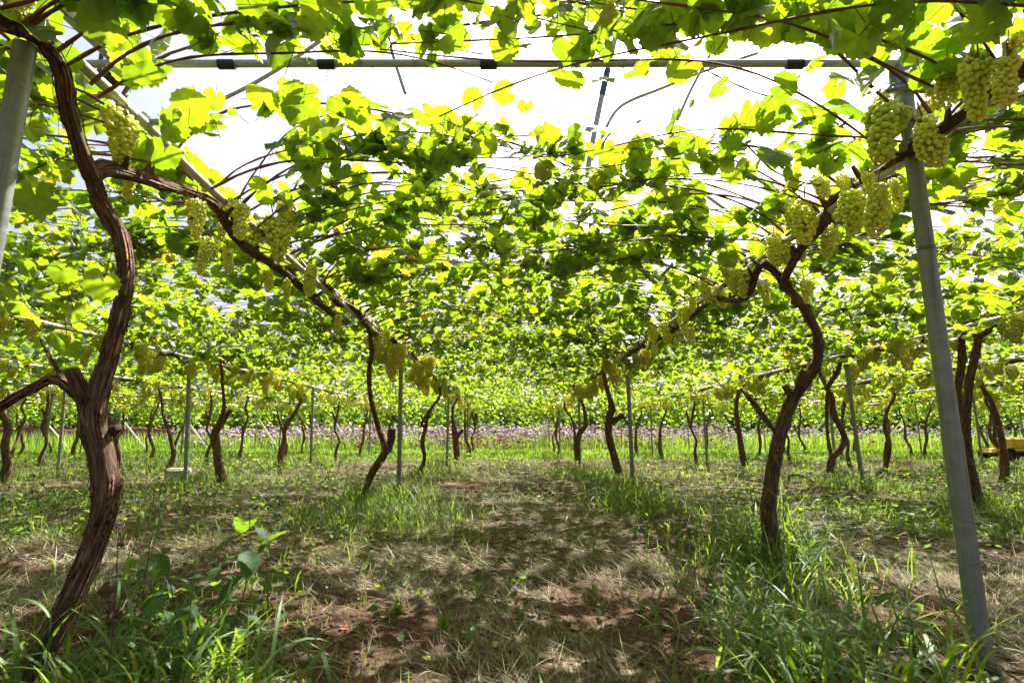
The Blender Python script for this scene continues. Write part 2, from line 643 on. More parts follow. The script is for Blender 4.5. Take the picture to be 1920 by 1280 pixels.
def grape_material():
    m, nt, out = mat_new("grape_skin")
    g = NT(nt)
    at = g.attr("tint")
    sep = g.n("ShaderNodeSeparateColor")
    g.l(at.outputs["Color"], sep.inputs[0])
    c = g.mix(sep.outputs[0], (.54, .66, .09), (.86, .82, .20))
    n = g.noise(g.attr("uvc").outputs["Vector"], 2.2, 3)
    c = g.mix(g.ramp(n, [(.45, (0, 0, 0)), (.8, (.25, .25, .25))]), c, (.72, .76, .36))
    c = g.mix(sep.outputs[2], c, (.16, .14, .04))
    p = g.n("ShaderNodeBsdfPrincipled")
    g.l(c, p.inputs["Base Color"])
    p.inputs["Roughness"].default_value = .34
    p.inputs["Subsurface Weight"].default_value = 1.0
    p.inputs["Subsurface Radius"].default_value = (1.0, .85, .22)
    p.inputs["Subsurface Scale"].default_value = .016
    p.inputs["Specular IOR Level"].default_value = .4
    g.l(p.outputs[0], out.inputs[0])
    # far bunches: cheap translucent skin
    m2, nt2, out2 = mat_new("grape_skin_far")
    g = NT(nt2)
    at = g.attr("tint")
    sep = g.n("ShaderNodeSeparateColor")
    g.l(at.outputs["Color"], sep.inputs[0])
    c = g.mix(sep.outputs[0], (.58, .66, .10), (.88, .80, .20))
    p = g.n("ShaderNodeBsdfPrincipled")
    g.l(c, p.inputs["Base Color"])
    p.inputs["Roughness"].default_value = .35
    tr = g.n("ShaderNodeBsdfTranslucent")
    g.l(c, tr.inputs["Color"])
    mx = g.n("ShaderNodeMixShader")
    mx.inputs[0].default_value = .45
    g.l(p.outputs[0], mx.inputs[1])
    g.l(tr.outputs[0], mx.inputs[2])
    g.l(mx.outputs[0], out2.inputs[0])
    return m, m2


M['grape'], M['grape_far'] = grape_material()


def ground_material():
    m, nt, out = mat_new("vineyard_soil")
    g = NT(nt)
    pos = g.n("ShaderNodeNewGeometry").outputs["Position"]
    n_big = g.noise(pos, .75, 6, .6)
    n_mid = g.noise(pos, 3.2, 6, .65)
    n_fine = g.noise(pos, 55, 6, .7)
    n_fib = None
    for q_, ang in enumerate((.2, 1.2, 2.25)):
        mp = g.n("ShaderNodeMapping")
        mp.inputs["Rotation"].default_value = (0, 0, ang)
        mp.inputs["Scale"].default_value = (190, 13, 40)
        mp.inputs["Location"].default_value = (q_ * 7.3, q_ * 3.1, 0)
        g.l(pos, mp.inputs["Vector"])
        nn = g.noise(mp.outputs[0], 1.0, 3, .6)
        n_fib = nn if n_fib is None else g.math('MAXIMUM', n_fib, nn)
    soil = g.ramp(n_fine, [(.3, (.018, .009, .006)), (.52, (.078, .038, .025)), (.75, (.18, .098, .066))])
    straw = g.ramp(n_fib, [(.48, (.028, .020, .012)), (.58, (.15, .115, .06)), (.70, (.42, .35, .22))])
    green = g.ramp(n_fine, [(.3, (.03, .05, .012)), (.6, (.10, .15, .035)), (.8, (.20, .24, .08))])
    s = g.ramp(g.math('ADD', g.math('MULTIPLY', n_big, .6), g.math('MULTIPLY', n_mid, .4)), [(.48, (0, 0, 0)), (.58, (.85, .85, .85))])
    c = g.mix(s, soil, straw)
    gr = g.ramp(g.noise(pos, 1.4, 5), [(.55, (0, 0, 0)), (.66, (.65, .65, .65))])
    c = g.mix(gr, c, green)
    sp = g.n("ShaderNodeSeparateXYZ")
    g.l(pos, sp.inputs[0])
    yy = g.math('ADD', sp.outputs[1], g.math('MULTIPLY', n_mid, 3.0))
    mead = g.math('MULTIPLY', g.math('SUBTRACT', yy, 14.5), .25, clamp=True)
    c = g.mix(mead, c, g.ramp(n_mid, [(.3, (.10, .16, .03)), (.7, (.24, .30, .08))]))
    p = g.n("ShaderNodeBsdfPrincipled")
    g.l(c, p.inputs["Base Color"])
    p.inputs["Roughness"].default_value = .95
    p.inputs["Specular IOR Level"].default_value = .15
    g.l(g.bump(g.math('ADD', n_fine, n_fib), .9, .012), p.inputs["Normal"])
    g.l(p.outputs[0], out.inputs[0])
    return m


M['ground'] = ground_material()


def tint_material(name, rough=.8, trans=.25, gain=1.0):
    m, nt, out = mat_new(name)
    g = NT(nt)
    c = g.attr("tint").outputs["Color"]
    tc = g.n("ShaderNodeTexCoord").outputs["Object"]
    c = g.mix(1.0, c, g.ramp(g.noise(tc, 30, 3), [(.3, (.8 * gain,) * 3), (.7, (1.15 * gain,) * 3)]), 'MULTIPLY')
    p = g.n("ShaderNodeBsdfPrincipled")
    g.l(c, p.inputs["Base Color"])
    p.inputs["Roughness"].default_value = rough
    p.inputs["Specular IOR Level"].default_value = .25
    tr = g.n("ShaderNodeBsdfTranslucent")
    g.l(c, tr.inputs["Color"])
    mx = g.n("ShaderNodeMixShader")
    mx.inputs[0].default_value = trans
    g.l(p.outputs[0], mx.inputs[1])
    g.l(tr.outputs[0], mx.inputs[2])
    g.l(mx.outputs[0], out.inputs[0])
    return m


M['straw'] = tint_material("dry_straw", .7, .2)
M['flower'] = tint_material("petals", .8, .3)
M['tree'] = tint_material("tree_leaves", .6, .3)
M['foxtail'] = tint_material("foxtail_bristles", .7, .45)

# ------------------------------------------------------------------ ground
def graded(near, d0, far, grow):
    out, p, d = [], near, d0
    while p < far:
        p += d
        d *= grow
        out.append(min(p, far))
    return out


gx = np.arange(-4, 4.001, .04)
ex = np.array(graded(4, .05, 500, 1.05))
gx = np.concatenate([-ex[::-1], gx, ex])
gy = np.arange(.6, 6.001, .04)
gy = np.concatenate([np.array([-500, -150, -60, -30, -15, -8, -4, -2, -1, -.3, .2, .45]), gy, np.array(graded(6, .045, 900, 1.018))])
GX, GY = np.meshgrid(gx, gy)
GZ = gz(GX, GY)
nx, ny = len(gx), len(gy)
ii = (np.arange(ny - 1)[:, None] * nx + np.arange(nx - 1)[None, :])
gf = np.stack([ii, ii + 1, ii + nx + 1, ii + nx], -1).reshape(-1, 4)
mb = MB()
mb.add(np.stack([GX, GY, GZ], -1).reshape(-1, 3), gf)
tag(mb.build("ground", M['ground']), kind='structure')


# ------------------------------------------------------------------ leaves
def leaf_template(n, ring, seed, lobes=1.0):
    """a shallow lobed, toothed grape leaf: attach point at the origin, tip along +y, upper face +z"""
    rg = np.random.default_rng(seed)
    ph = np.linspace(-np.pi * .965, np.pi * .965, n)
    a = np.abs(ph) * 180 / np.pi
    r = np.interp(a, [0, 14, 30, 48, 62, 82, 104, 125, 150, 168, 174], [1.06, .92, .76, .95, .88, .70, .82, .76, .70, .52, .30])
    r = .80 + (r - .80) * lobes
    r = np.where(a > 160, np.interp(a, [160, 174], [.6, .22]), r)
    r *= 1 + rg.normal(0, .03, n)
    if n > 20:
        r[1::2] *= .90
    x, y = r * np.sin(ph), r * np.cos(ph)
    fold, droop, wav = rg.uniform(.1, .38), rg.uniform(-.12, .48), rg.uniform(.03, .12)
    pw = rg.uniform(0, 6.28)

    def zed(x, y):
        rr = np.hypot(x, y)
        return fold * np.abs(x) ** 1.1 * .8 - droop * rr ** 2 + wav * rr * np.sin(4 * np.arctan2(x, y) + pw) + .06 * x * y
    if ring:
        xs = np.concatenate([[0], x * .5, x])
        ys = np.concatenate([[0], y * .5, y])
        f = []
        for i in range(n - 1):
            f.append((0, 1 + i + 1, 1 + i))
        f3 = np.array(f)
        q = np.array([(1 + i, 1 + i + 1, 1 + n + i + 1, 1 + n + i) for i in range(n - 1)])
        v = np.stack([xs, ys, zed(xs, ys)], -1)
        faces = np.vstack([f3, q[:, [0, 1, 2]], q[:, [0, 2, 3]]])
    else:
        xs, ys = np.concatenate([[0], x]), np.concatenate([[0], y])
        v = np.stack([xs, ys, zed(xs, ys)], -1)
        faces = np.array([(0, i + 2, i + 1) for i in range(n - 1)])
    # make sure upper face points to +z
    nn = np.cross(v[faces[0][1]] - v[faces[0][0]], v[faces[0][2]] - v[faces[0][0]])
    if nn[2] < 0:
        faces = faces[:, ::-1]
    return v, faces


T_HI = [leaf_template(39, True, s, .48) for s in range(10)]
T_MID = [leaf_template(19, False, s, .5) for s in range(10, 16)]
T_LOW = [leaf_template(8, False, s, .5) for s in range(20, 26)]


def scatter(mb, templates, pos, tip, nor, size, tint, rng, mat=0):
    """one copy of a template per row of pos"""
    which = rng.integers(0, len(templates), len(pos))
    side = np.cross(tip, nor)
    for k, (tv, tf) in enumerate(templates):
        w = np.where(which == k)[0]
        if not len(w):
            continue
        flip = rng.choice([-1.0, 1.0], len(w)) * 0 + 1.0
        v = (pos[w][:, None, :] + size[w][:, None, None] * (
            tv[None, :, 0, None] * side[w][:, None, :] * flip[:, None, None] + tv[None, :, 1, None] * tip[w][:, None, :] + tv[None, :, 2, None] * nor[w][:, None, :]))
        n = len(tv)
        f = (tf[None] + (np.arange(len(w)) * n)[:, None, None]).reshape(-1, 3)
        uv = np.tile(tv[:, :2], (len(w), 1))
        c = np.repeat(tint[w], n, 0)
        mb.add(v.reshape(-1, 3), f, uv, c, True, mat)


def norm(a):
    return a / (np.linalg.norm(a, axis=-1, keepdims=True) + 1e-9)


def orient(rng, n, tilt=.80, droop=.6):
    nor = norm(np.stack([rng.normal(0, tilt, n), rng.normal(.12, tilt, n), np.ones(n)], -1))
    t = np.stack([rng.normal(0, 1, n), rng.normal(0, 1, n), rng.normal(-droop * 1.6, .5, n)], -1)
    tip = norm(t - nor * (t * nor).sum(-1, keepdims=True))
    return tip, nor


def petioles(mb, a, b, r=.0013):
    """thin three sided stalks from a to b"""
    d = norm(b - a)
    up = np.where(np.abs(d[:, 2:3]) < .9, np.array([[0, 0, 1.0]]), np.array([[1.0, 0, 0]]))
    x = norm(np.cross(d, up))
    y = np.cross(d, x)
    n = len(a)
    vs = []
    for e in (a, b):
        for t in (0, 2.094, 4.189):
            vs.append(e + r * (math.cos(t) * x + math.sin(t) * y))
    v = np.stack(vs, 1)
    q = np.array([[0, 1, 4, 3], [1, 2, 5, 4], [2, 0, 3, 5]])
    f = (q[None] + (np.arange(n) * 6)[:, None, None]).reshape(-1, 4)
    c = np.tile([.5, .2, 1.0, 1.0], (n * 6, 1))
    mb.add(v.reshape(-1, 3), f, None, c)


def in_poly(px, py, poly):
    inside = np.zeros(px.shape, bool)
    n = len(poly)
    for i in range(n):
        (x1, y1), (x2, y2) = poly[i], poly[(i + 1) % n]
        cond = ((y1 > py) != (y2 > py)) & (px < (x2 - x1) * (py - y1) / (y2 - y1 + 1e-9) + x1)
        inside ^= cond
    return inside


# openings in the young canopy over the first bay
GAPS = [
    [(235, 170), (330, 128), (620, 122), (1250, 122), (1420, 128), (1440, 165), (1340, 235), (1180, 262), (1060, 256), (980, 238), (880, 222), (800, 212), (720, 198), (640, 182), (540, 165), (420, 200), (300, 225)],
    [(360, 240), (470, 210), (540, 250), (540, 330), (480, 385), (430, 330), (370, 290)],
    [(225, 50), (300, 55), (300, 115), (240, 110)],
    [(1295, 310), (1400, 325), (1430, 390), (1330, 395)],
    [(1350, 50), (1440, 45), (1490, 112), (1360, 112)],
    [(1720, 30), (1810, 20), (1830, 110), (1730, 125)],
    [(620, 520), (660, 470), (700, 520), (660, 545)],
    [(1790, 270), (1850, 270), (1860, 330), (1800, 330)],
    [(840, 625), (960, 625), (960, 650), (840, 650)],
    [(560, 60), (640, 40), (650, 70), (570, 85)],
    [(1660, 85), (1735, 85), (1750, 200), (1700, 330), (1665, 240)],
    [(178, 180), (246, 180), (250, 312), (178, 312)],
    [(90, 15), (262, 135), (256, 172), (200, 150), (60, 40)],
    [(330, 92), (1700, 92), (1700, 140), (330, 142)],
]


# places on the ground where the sun gets through: (px, py, radius)
SUNNY = [(300, 1230, .10), (400, 1250, .09), (200, 1180, .08), (1500, 1180, .12), (1650, 1250, .10), (1420, 1150, .10), (1440, 1000, .14), (450, 1120, .16), (480, 1180, .12), (330, 1180, .1), (1560, 1120, .22), (1500, 1010, .16), (720, 960, .5), (640, 930, .4), (790, 1000, .3), (700, 1215, .10), (620, 1165, .13), (60, 1015, .25), (200, 980, .22), (1620, 965, .32), (1480, 985, .2), (930, 900, .5), (1000, 935, .35), (880, 985, .25),
         (1120, 1085, .13), (1230, 1060, .15), (1640, 1180, .12), (380, 1010, .3), (470, 960, .4), (1250, 930, .4), (1350, 900, .5), (1050, 1100, .10), (560, 1140, .10), (1870, 1040, .2), (1700, 940, .3), (1330, 1230, .08), (420, 1160, .10)]
SUNNY = [(at_g(a, b), r) for a, b, r in SUNNY]
_sr = random.Random(12)
for _ in range(120):
    y_ = _sr.uniform(.9, 5.0)
    SUNNY.append((np.array([_sr.uniform(-1, 1) * (y_ * .95 + .3), y_, 0.0]), _sr.uniform(.03, .12)))
SUN_OFF = np.array([math.sin(SUN_AZ), math.cos(SUN_AZ)]) / math.tan(SUN_EL)
for a, b, d_, r_ in ((205, 880, 1.6, .10), (205, 950, 1.6, .10), (190, 1030, 1.58, .09), (235, 480, 1.6, .10), (1450, 900, 2.85, .12), (1500, 740, 2.85, .10), (1520, 620, 2.8, .1), (1760, 760, 1.7, .08), (1790, 1000, 1.7, .08), (370, 420, 2.0, .12), (1500, 400, 2.35, .15), (1640, 380, 1.95, .15), (1700, 260, 1.75, .15), (1850, 150, 1.45, .15)):
    p_ = at_y(a, b, d_)
    SUNNY.append((np.array([p_[0] - p_[2] * SUN_OFF[0], p_[1] - p_[2] * SUN_OFF[1], 0]), r_))


def make_canopy(rng, x0, ylo, yhi, zc, detail, gaps=False, dens=1.0, extra_droop=False):
    """canes growing both ways from the cordon and the leaves on them"""
    canes, LP, LA, LS = [], [], [], []
    step = {2: .066, 1: .095, 0: .125}[detail] / dens
    for s in (-1, 1):
        ys = np.arange(ylo, yhi, step)
        for y in ys:
            y = y + rng.uniform(-.06, .06)
            L = rng.uniform(1.15, 1.75)
            rise = rng.uniform(.08, .30)
            sag = rng.uniform(-.02, .14)
            drift = rng.normal(0, .28)
            n = 12
            t = np.linspace(0, 1, n)
            xx = x0 + s * (.02 + L * (t ** 1.15))
            zz = zc + .03 + rise * (1 - (1 - np.minimum(t / .5, 1)) ** 2) - sag * (np.maximum(0, t - .45) / .55) ** 2
            yy = y + drift * t + .05 * np.sin(t * rng.uniform(4, 8) + rng.uniform(0, 6)) * t
            zz = zz + .018 * np.sin(t * rng.uniform(6, 12) + rng.uniform(0, 6))
            path = np.stack([xx, yy, zz], -1)
            r0 = rng.uniform(.0035, .0055)
            canes.append((path, np.linspace(r0, .0018, n)))
            arc = np.concatenate([[0], np.cumsum(np.linalg.norm(np.diff(path, axis=0), axis=1))])
            st = {2: .036, 1: .038, 0: .045}[detail]
            a = np.arange(.10, arc[-1], st)
            a = a + rng.uniform(-.02, .02, len(a))
            p = np.stack([np.interp(a, arc, path[:, q]) for q in range(3)], -1)
            LP.append(p)
            d = norm(np.stack([rng.normal(0, .8, len(a)), rng.normal(0, .8, len(a)), rng.normal(.35, .55, len(a))], -1))
            ln = rng.uniform(.05, .12, len(a))
            LA.append(p + d * ln[:, None])
            LS.append(np.clip(rng.normal(.064 if detail else .072, .017, len(a)), .024, .11) * (1 - .35 * (a / arc[-1]) ** 3))
    hang = ([(rng.uniform(ylo, yhi), rng.normal(0, .28), rng.uniform(.08, .32)) for _ in range(26 if detail < 2 else 7)])
    if extra_droop:
        hang += [(rng.uniform(yhi - 1.2, yhi + .5), rng.uniform(-1.35, 1.35), rng.uniform(.3, .9)) for _ in range(70)]
    if hang:
        for y, xo, L in hang:
            x = x0 + xo
            m = max(2, int(L / .045))
            p = np.stack([x + rng.normal(0, .05, m), y + rng.normal(0, .05, m), zc + .1 - np.linspace(0, L, m)], -1)
            LP.append(p)
            LA.append(p + rng.normal(0, .05, (m, 3)))
            LS.append(np.full(m, .075))
    LP, LA, LS = np.concatenate(LP), np.concatenate(LA), np.concatenate(LS)
    keep = np.ones(len(LP), bool)
    # clumps and thin spots
    cl = vnoise(LA[:, 0] + 31, LA[:, 1] + 17, .55, 9)
    keep &= rng.random(len(LP)) < np.clip(.52 + .55 * cl, 0, 1)
    if detail:
        gp = LA[:, :2] - LA[:, 2:3] * SUN_OFF
        for c_, r_ in SUNNY:
            d_ = np.hypot(gp[:, 0] - c_[0], (gp[:, 1] - c_[1]))
            keep &= ~((d_ < r_ * .72 + .03) & (rng.random(len(LP)) < .82))
    if gaps:
        px, py, zc_ = proj(LA)
        hit = np.zeros(len(LP), bool)
        for gp in GAPS:
            hit |= in_poly(px, py, gp)
        hit &= (zc_ > 0) & (zc_ < 3.4)
        keep &= ~(hit & (rng.random(len(LP)) < .90))
        keep &= ~((zc_ < .75) & (zc_ > -.4))
    return canes, LP[keep], LA[keep], LS[keep]


def foliage_mesh(rng, LP, LA, LS, detail):
    mb = MB()
    n = len(LP)
    tip, nor = orient(rng, n)
    tint = np.stack([rng.random(n), rng.random(n), np.zeros(n), np.ones(n)], -1)
    scatter(mb, (T_LOW, T_MID, T_HI)[detail], LA, tip, nor, LS, tint, rng)
    if detail == 2:
        petioles(mb, LP, LA)
    elif detail == 1:
        petioles(mb, LP, LA, .0016)
    return mb


# ------------------------------------------------------------------ grapevines
def trunk_path(rng, h, lean=.25, wob=.10):
    n = 7
    z = np.linspace(0, h, n)
    x = np.cumsum(rng.normal(0, wob, n)) * .75
    y = np.cumsum(rng.normal(0, wob, n)) * .75
    x -= np.linspace(x[0], x[-1], n)
    y -= np.linspace(y[0], y[-1], n)
    x += lean * rng.normal(0, .6) * (1 - z / h)
    y += lean * rng.normal(0, .6) * (1 - z / h)
    return np.stack([x, y, z - .04 * (z == 0)], -1)


def bark_tube(mb, pts, rads, step, sides, ridge, seed, knots=0, twist=1.2, slim=1.0, shaggy=0):
    p = np.asarray(pts, float)
    L = np.linalg.norm(np.diff(p, axis=0), axis=1).sum()
    n = max(6, int(L / step))
    d = catmull(p, n)
    rr = catmull(np.stack([np.asarray(rads, float)] * 3, -1), n)[:, 0] * slim
    fr = tube(mb, d, rr, sides, ridge, seed, True, twist, knots)
    if shaggy:
        # ribbons of bark lifting off the stem
        rg = np.random.default_rng(seed + 9)
        A, B, rr2 = fr
        for _ in range(int(shaggy * len(d))):
            ln = int(rg.integers(6, 18))
            if len(d) < ln + 4:
                continue
            i0 = int(rg.integers(1, len(d) - ln - 1))
            k = int(rg.integers(0, sides))
            th = 2 * np.pi * k / sides + twist * step * np.arange(i0, i0 + ln)
            w = rg.uniform(.0015, .0042)
            u = np.linspace(0, 1, ln)
            lift = .0012 + rg.uniform(.002, .010) * (u ** 3 if rg.random() < .7 else (1 - u) ** 3)
            nrm = np.cos(th)[:, None] * A[i0:i0 + ln] + np.sin(th)[:, None] * B[i0:i0 + ln]
            tg = -np.sin(th)[:, None] * A[i0:i0 + ln] + np.cos(th)[:, None] * B[i0:i0 + ln]
            c = d[i0:i0 + ln] + nrm * (rr2[i0:i0 + ln, k] + lift)[:, None]
            ww = (w * np.sin(np.pi * (.08 + .84 * u)))[:, None]
            v = np.concatenate([c - tg * ww, c + tg * ww, c + nrm * -.002])
            f = [(q, q + 1, ln + q + 1, ln + q) for q in range(ln - 1)] + [(q + 1, q, 2 * ln + q, 2 * ln + q + 1) for q in range(ln - 1)] + [(ln + q, ln + q + 1, 2 * ln + q + 1, 2 * ln + q) for q in range(ln - 1)]
            uvv = np.stack([np.cos(th + .3), np.sin(th + .3), np.arange(ln) * step + rg.uniform(0, 3)], -1)
            mb.add(v, np.array(f), np.concatenate([uvv] * 3))
    return d


def cordon_mesh(rng, x0, y0, y1, z0, z1, r0, r1, detail, pts=None):
    mb = MB()
    if pts is None:
        n = max(4, int(abs(y1 - y0) / .35))
        t = np.linspace(0, 1, n)
        pts = np.stack([x0 + rng.normal(0, .012, n), y0 + (y1 - y0) * t, z0 + (z1 - z0) * np.minimum(1, t * 3) + rng.normal(0, .014, n)], -1)
    rads = np.linspace(r0, r1, len(pts)) * rng.uniform(.85, 1.2, len(pts))
    d = bark_tube(mb, pts, rads, (.06, .03, .014)[detail], (6, 10, 18)[detail], .12, int(rng.integers(1e6)), (0, 3, 9)[detail], 1.2, .82, (0, 0, .9)[detail])
    # old spurs
    if detail:
        L = np.linalg.norm(np.diff(d, axis=0), axis=1).sum()
        for k in range(int(L / .16)):
            i = int(rng.integers(2, len(d) - 2))
            dirv = norm(np.array([rng.normal(0, 1), rng.normal(0, .4), rng.uniform(-.2, 1)]))
            ln = rng.uniform(.03, .08)
            q = np.stack([d[i], d[i] + dirv * ln * .6, d[i] + dirv * ln + [0, 0, .02]])
            bark_tube(mb, q, [.014, .010, .007], .012, 8, .15, int(rng.integers(1e6)))
    return mb


def add_canes(canes, root, mat):
    for path, rr in canes:
        m = MB()
        d = catmull(path, 26)
        r = np.interp(np.linspace(0, 1, 26), np.linspace(0, 1, len(rr)), rr)
        # swollen nodes
        r = r * (1 + .45 * (np.arange(26) % 3 == 1))
        tube(m, d, r, 6)
        m.build("cane", mat, root)


def shoots_mesh(canes, n=9, sides=3):
    m = MB()
    for path, rr in canes:
        d = catmull(path, n)
        tube(m, d, np.interp(np.linspace(0, 1, n), np.linspace(0, 1, len(rr)), rr), sides, cap=False)
    return m


HERO = {}   # trunk outlines read from the photograph: (row) -> list of trunks


def hero(row, base_y, pts, rads, extra=(), arms=None):
    HERO[(row, round(base_y, 2))] = dict(pts=pts, rads=rads, extra=extra, arms=arms)


def pxs(lst, y0, y1):
    n = len(lst)
    return [at_y(p[0], p[1], y0 + (y1 - y0) * i / (n - 1)) for i, p in enumerate(lst)]


# first vine left of the path, close to the lens
l_main = [(62, 1300), (72, 1240), (128, 1135), (172, 1030), (198, 940), (192, 860), (176, 795), (184, 735), (202, 680), (222, 600), (237, 510), (224, 440), (190, 385), (170, 320)]
hero(("left", 0), 1.53, pxs(l_main, 1.50, 1.62), [.062, .056, .048, .046, .050, .052, .056, .050, .040, .036, .037, .038, .040, .040],
     extra=[
         ([at_y(168, 770, 1.57), at_y(150, 730, 1.56), at_y(134, 692, 1.55)], [.042, .036, .030]),
         ([at_y(150, 745, 1.57), at_y(105, 712, 1.57), at_y(60, 728, 1.56), at_y(-5, 765, 1.55), at_y(-60, 790, 1.55)], [.024, .020, .018, .018, .016]),
         ([at_y(122, 715, 1.57), at_y(98, 680, 1.56), at_y(76, 636, 1.55)], [.010, .007, .005]),
         ([at_y(212, 810, 1.58), at_y(222, 800, 1.56)], [.026, .016]),
     ],
     arms=[
         [at_x(168, 330, -1.29), at_x(210, 318, -1.29), at_x(300, 345, -1.29), at_x(395, 378, -1.28), at_x(430, 430, -1.29), at_x(470, 470, -1.3), at_x(535, 512, -1.3), at_x(600, 570, -1.3), at_x(640, 600, -1.3)],
         [at_x(170, 330, -1.29), at_x(148, 270, -1.28), at_x(126, 195, -1.27), at_x(112, 125, -1.27), at_x(65, 70, -1.27), at_x(-10, 35, -1.27), at_x(-120, -40, -1.27)],
     ])
# second vine left of the path
hero(("left", 0), 5.45, pxs([(684, 945), (687, 915), (700, 882), (720, 852), (719, 828), (706, 790), (695, 745), (692, 700), (697, 655), (694, 622)], 5.47, 4.9),
     [.058, .055, .058, .062, .050, .036, .034, .033, .034, .036],
     extra=[([at_y(722, 850, 5.36), at_y(733, 825, 5.34), at_y(737, 803, 5.33)], [.058, .055, .046])])
# first vine right of the path
r_main = [(1446, 1075), (1444, 1010), (1441, 950), (1450, 880), (1464, 805), (1488, 745), (1515, 706), (1533, 672), (1533, 630), (1510, 582), (1480, 542), (1452, 508), (1430, 490)]
hero(("right", 0), 2.85, pxs(r_main, 2.88, 2.66), [.066, .060, .052, .048, .046, .043, .040, .034, .031, .029, .029, .027, .025],
     extra=[
         ([at_y(1500, 722, 2.76), at_y(1512, 695, 2.74)], [.042, .038]),
         ([at_y(1486, 745, 2.78), at_y(1470, 722, 2.78)], [.030, .022]),
         ([at_y(1460, 815, 2.80), at_y(1432, 782, 2.84), at_y(1410, 752, 2.90), at_y(1390, 728, 2.98)], [.022, .018, .017, .013]),
         ([at_y(1466, 545, 2.68), at_y(1471, 518, 2.66), at_y(1482, 498, 2.62)], [.020, .022, .024]),
     ],
     arms=[
         [at_x(1452, 508, 1.375), at_x(1425, 500, 1.38), at_x(1395, 560, 1.36), at_x(1340, 562, 1.38), at_x(1300, 590, 1.38), at_x(1250, 628, 1.38), at_x(1215, 648, 1.38)],
         [at_x(1470, 525, 1.36), at_x(1500, 470, 1.37), at_x(1545, 420, 1.37), at_x(1560, 375, 1.38), at_x(1640, 328, 1.38), at_x(1700, 285, 1.36), at_x(1760, 250, 1.34), at_x(1830, 195, 1.34), at_x(1960, 100, 1.34), at_x(2150, -30, 1.34)],
     ])
hero(("right", 0), 7.2, pxs([(1160, 885), (1150, 850), (1141, 812), (1143, 778), (1148, 765), (1140, 735), (1132, 700), (1139, 668), (1160, 652)], 7.2, 7.0),
     [.075, .070, .066, .070, .060, .042, .036, .036, .034],
     extra=[([at_y(1146, 790, 7.15), at_y(1160, 783, 7.12), at_y(1170, 778, 7.1)], [.06, .05, .04])])
hero(("right", 0), 10.9, pxs([(1083, 862), (1082, 840), (1086, 815), (1098, 795), (1095, 765), (1084, 738), (1076, 722)], 10.9, 10.7), [.085, .08, .075, .06, .05, .045, .045])
hero(("left", 0), 12.6, pxs([(858, 880), (856, 845), (853, 812), (849, 785), (850, 760), (862, 742)], 12.6, 12.4), [.11, .105, .10, .05, .05, .05],
     extra=[([at_y(854, 820, 12.5), at_y(868, 805, 12.5)], [.09, .05])])
hero(("left", 1), 7.4, pxs([(418, 905), (412, 880), (406, 845), (404, 812), (414, 788), (420, 760), (417, 720), (414, 685), (400, 658)], 7.42, 7.25),
     [.10, .085, .075, .075, .06, .032, .030, .028, .028],
     extra=[([at_y(412, 800, 7.4), at_y(424, 780, 7.4), at_y(434, 768, 7.4)], [.06, .05, .035])])
hero(("right", 1), 4.75, pxs([(1838, 955), (1826, 905), (1815, 850), (1811, 785), (1817, 720), (1829, 665), (1835, 630)], 4.78, 4.65), [.06, .055, .05, .048, .045, .042, .04],
     extra=[([at_y(1822, 890, 4.9), at_y(1802, 820, 4.95), at_y(1796, 740, 4.95), at_y(1804, 670, 4.9), at_y(1800, 618, 4.8), at_y(1822, 596, 4.7)], [.045, .042, .042, .044, .045, .035])])
hero(("right", 1), 6.9, pxs([(1556, 885), (1560, 860), (1577, 840), (1584, 822), (1574, 798), (1562, 775), (1560, 745), (1550, 728)], 6.95, 6.8), [.065, .06, .055, .055, .05, .05, .042, .04],
     extra=[([at_y(1560, 860, 6.95), at_y(1552, 820, 7.0), at_y(1550, 770, 7.0), at_y(1552, 735, 6.95)], [.035, .03, .03, .03])])
hero(("right", 1), 9.5, pxs([(1396, 872), (1390, 840), (1384, 800), (1380, 760), (1388, 725)], 9.5, 9.4), [.08, .07, .06, .05, .05])

# single leaves one can pick out on the first vines: (x, y, depth, size px, lean)
HLEAVES = {
    (("left", 0), 1.53): [(122, 655, 1.5, 62), (190, 540, 1.45, 66), (160, 470, 1.5, 62), (70, 385, 1.5, 80), (55, 505, 1.4, 60), (112, 515, 1.4, 50), (140, 590, 1.7, 40), (70, 590, 1.5, 62), (20, 545, 1.4, 50),
                          (258, 30, 1.3, 70), (330, 25, 1.35, 90), (390, 20, 1.4, 80), (470, 18, 1.45, 85), (200, 20, 1.3, 70), (520, 45, 1.5, 55), (290, 130, 1.75, 55), (130, 330, 1.55, 45), (100, 170, 1.5, 60), (340, 230, 2.0, 55),
                          (400, 195, 2.05, 50), (250, 380, 1.9, 45), (590, 20, 1.5, 75), (650, 10, 1.5, 70), (700, 25, 1.5, 65), (60, 250, 1.5, 60), (260, 280, 1.8, 60)],
    (("right", 0), 2.85): [(870, 72, 1.6, 62), (950, 70, 1.6, 50), (1065, 40, 1.5, 78), (1180, 50, 1.5, 70), (1240, 30, 1.5, 60), (1330, 70, 1.6, 50), (1530, 30, 1.5, 70), (1570, 85, 1.6, 70), (1620, 160, 1.7, 75), (1560, 175, 1.7, 60),
                           (1650, 60, 1.5, 80), (1700, 90, 1.4, 95), (1760, 30, 1.4, 80), (1450, 300, 2.1, 60), (1370, 490, 2.7, 45), (1640, 110, 1.6, 60), (1260, 110, 1.7, 50), (1190, 300, 2.4, 60), (1260, 320, 2.4, 70), (1150, 310, 2.4, 50), (1450, 12, 1.45, 60), (1380, 20, 1.5, 55),
                           (1850, 40, 1.3, 80), (1900, 60, 1.35, 60), (1730, 150, 1.45, 60)],
}


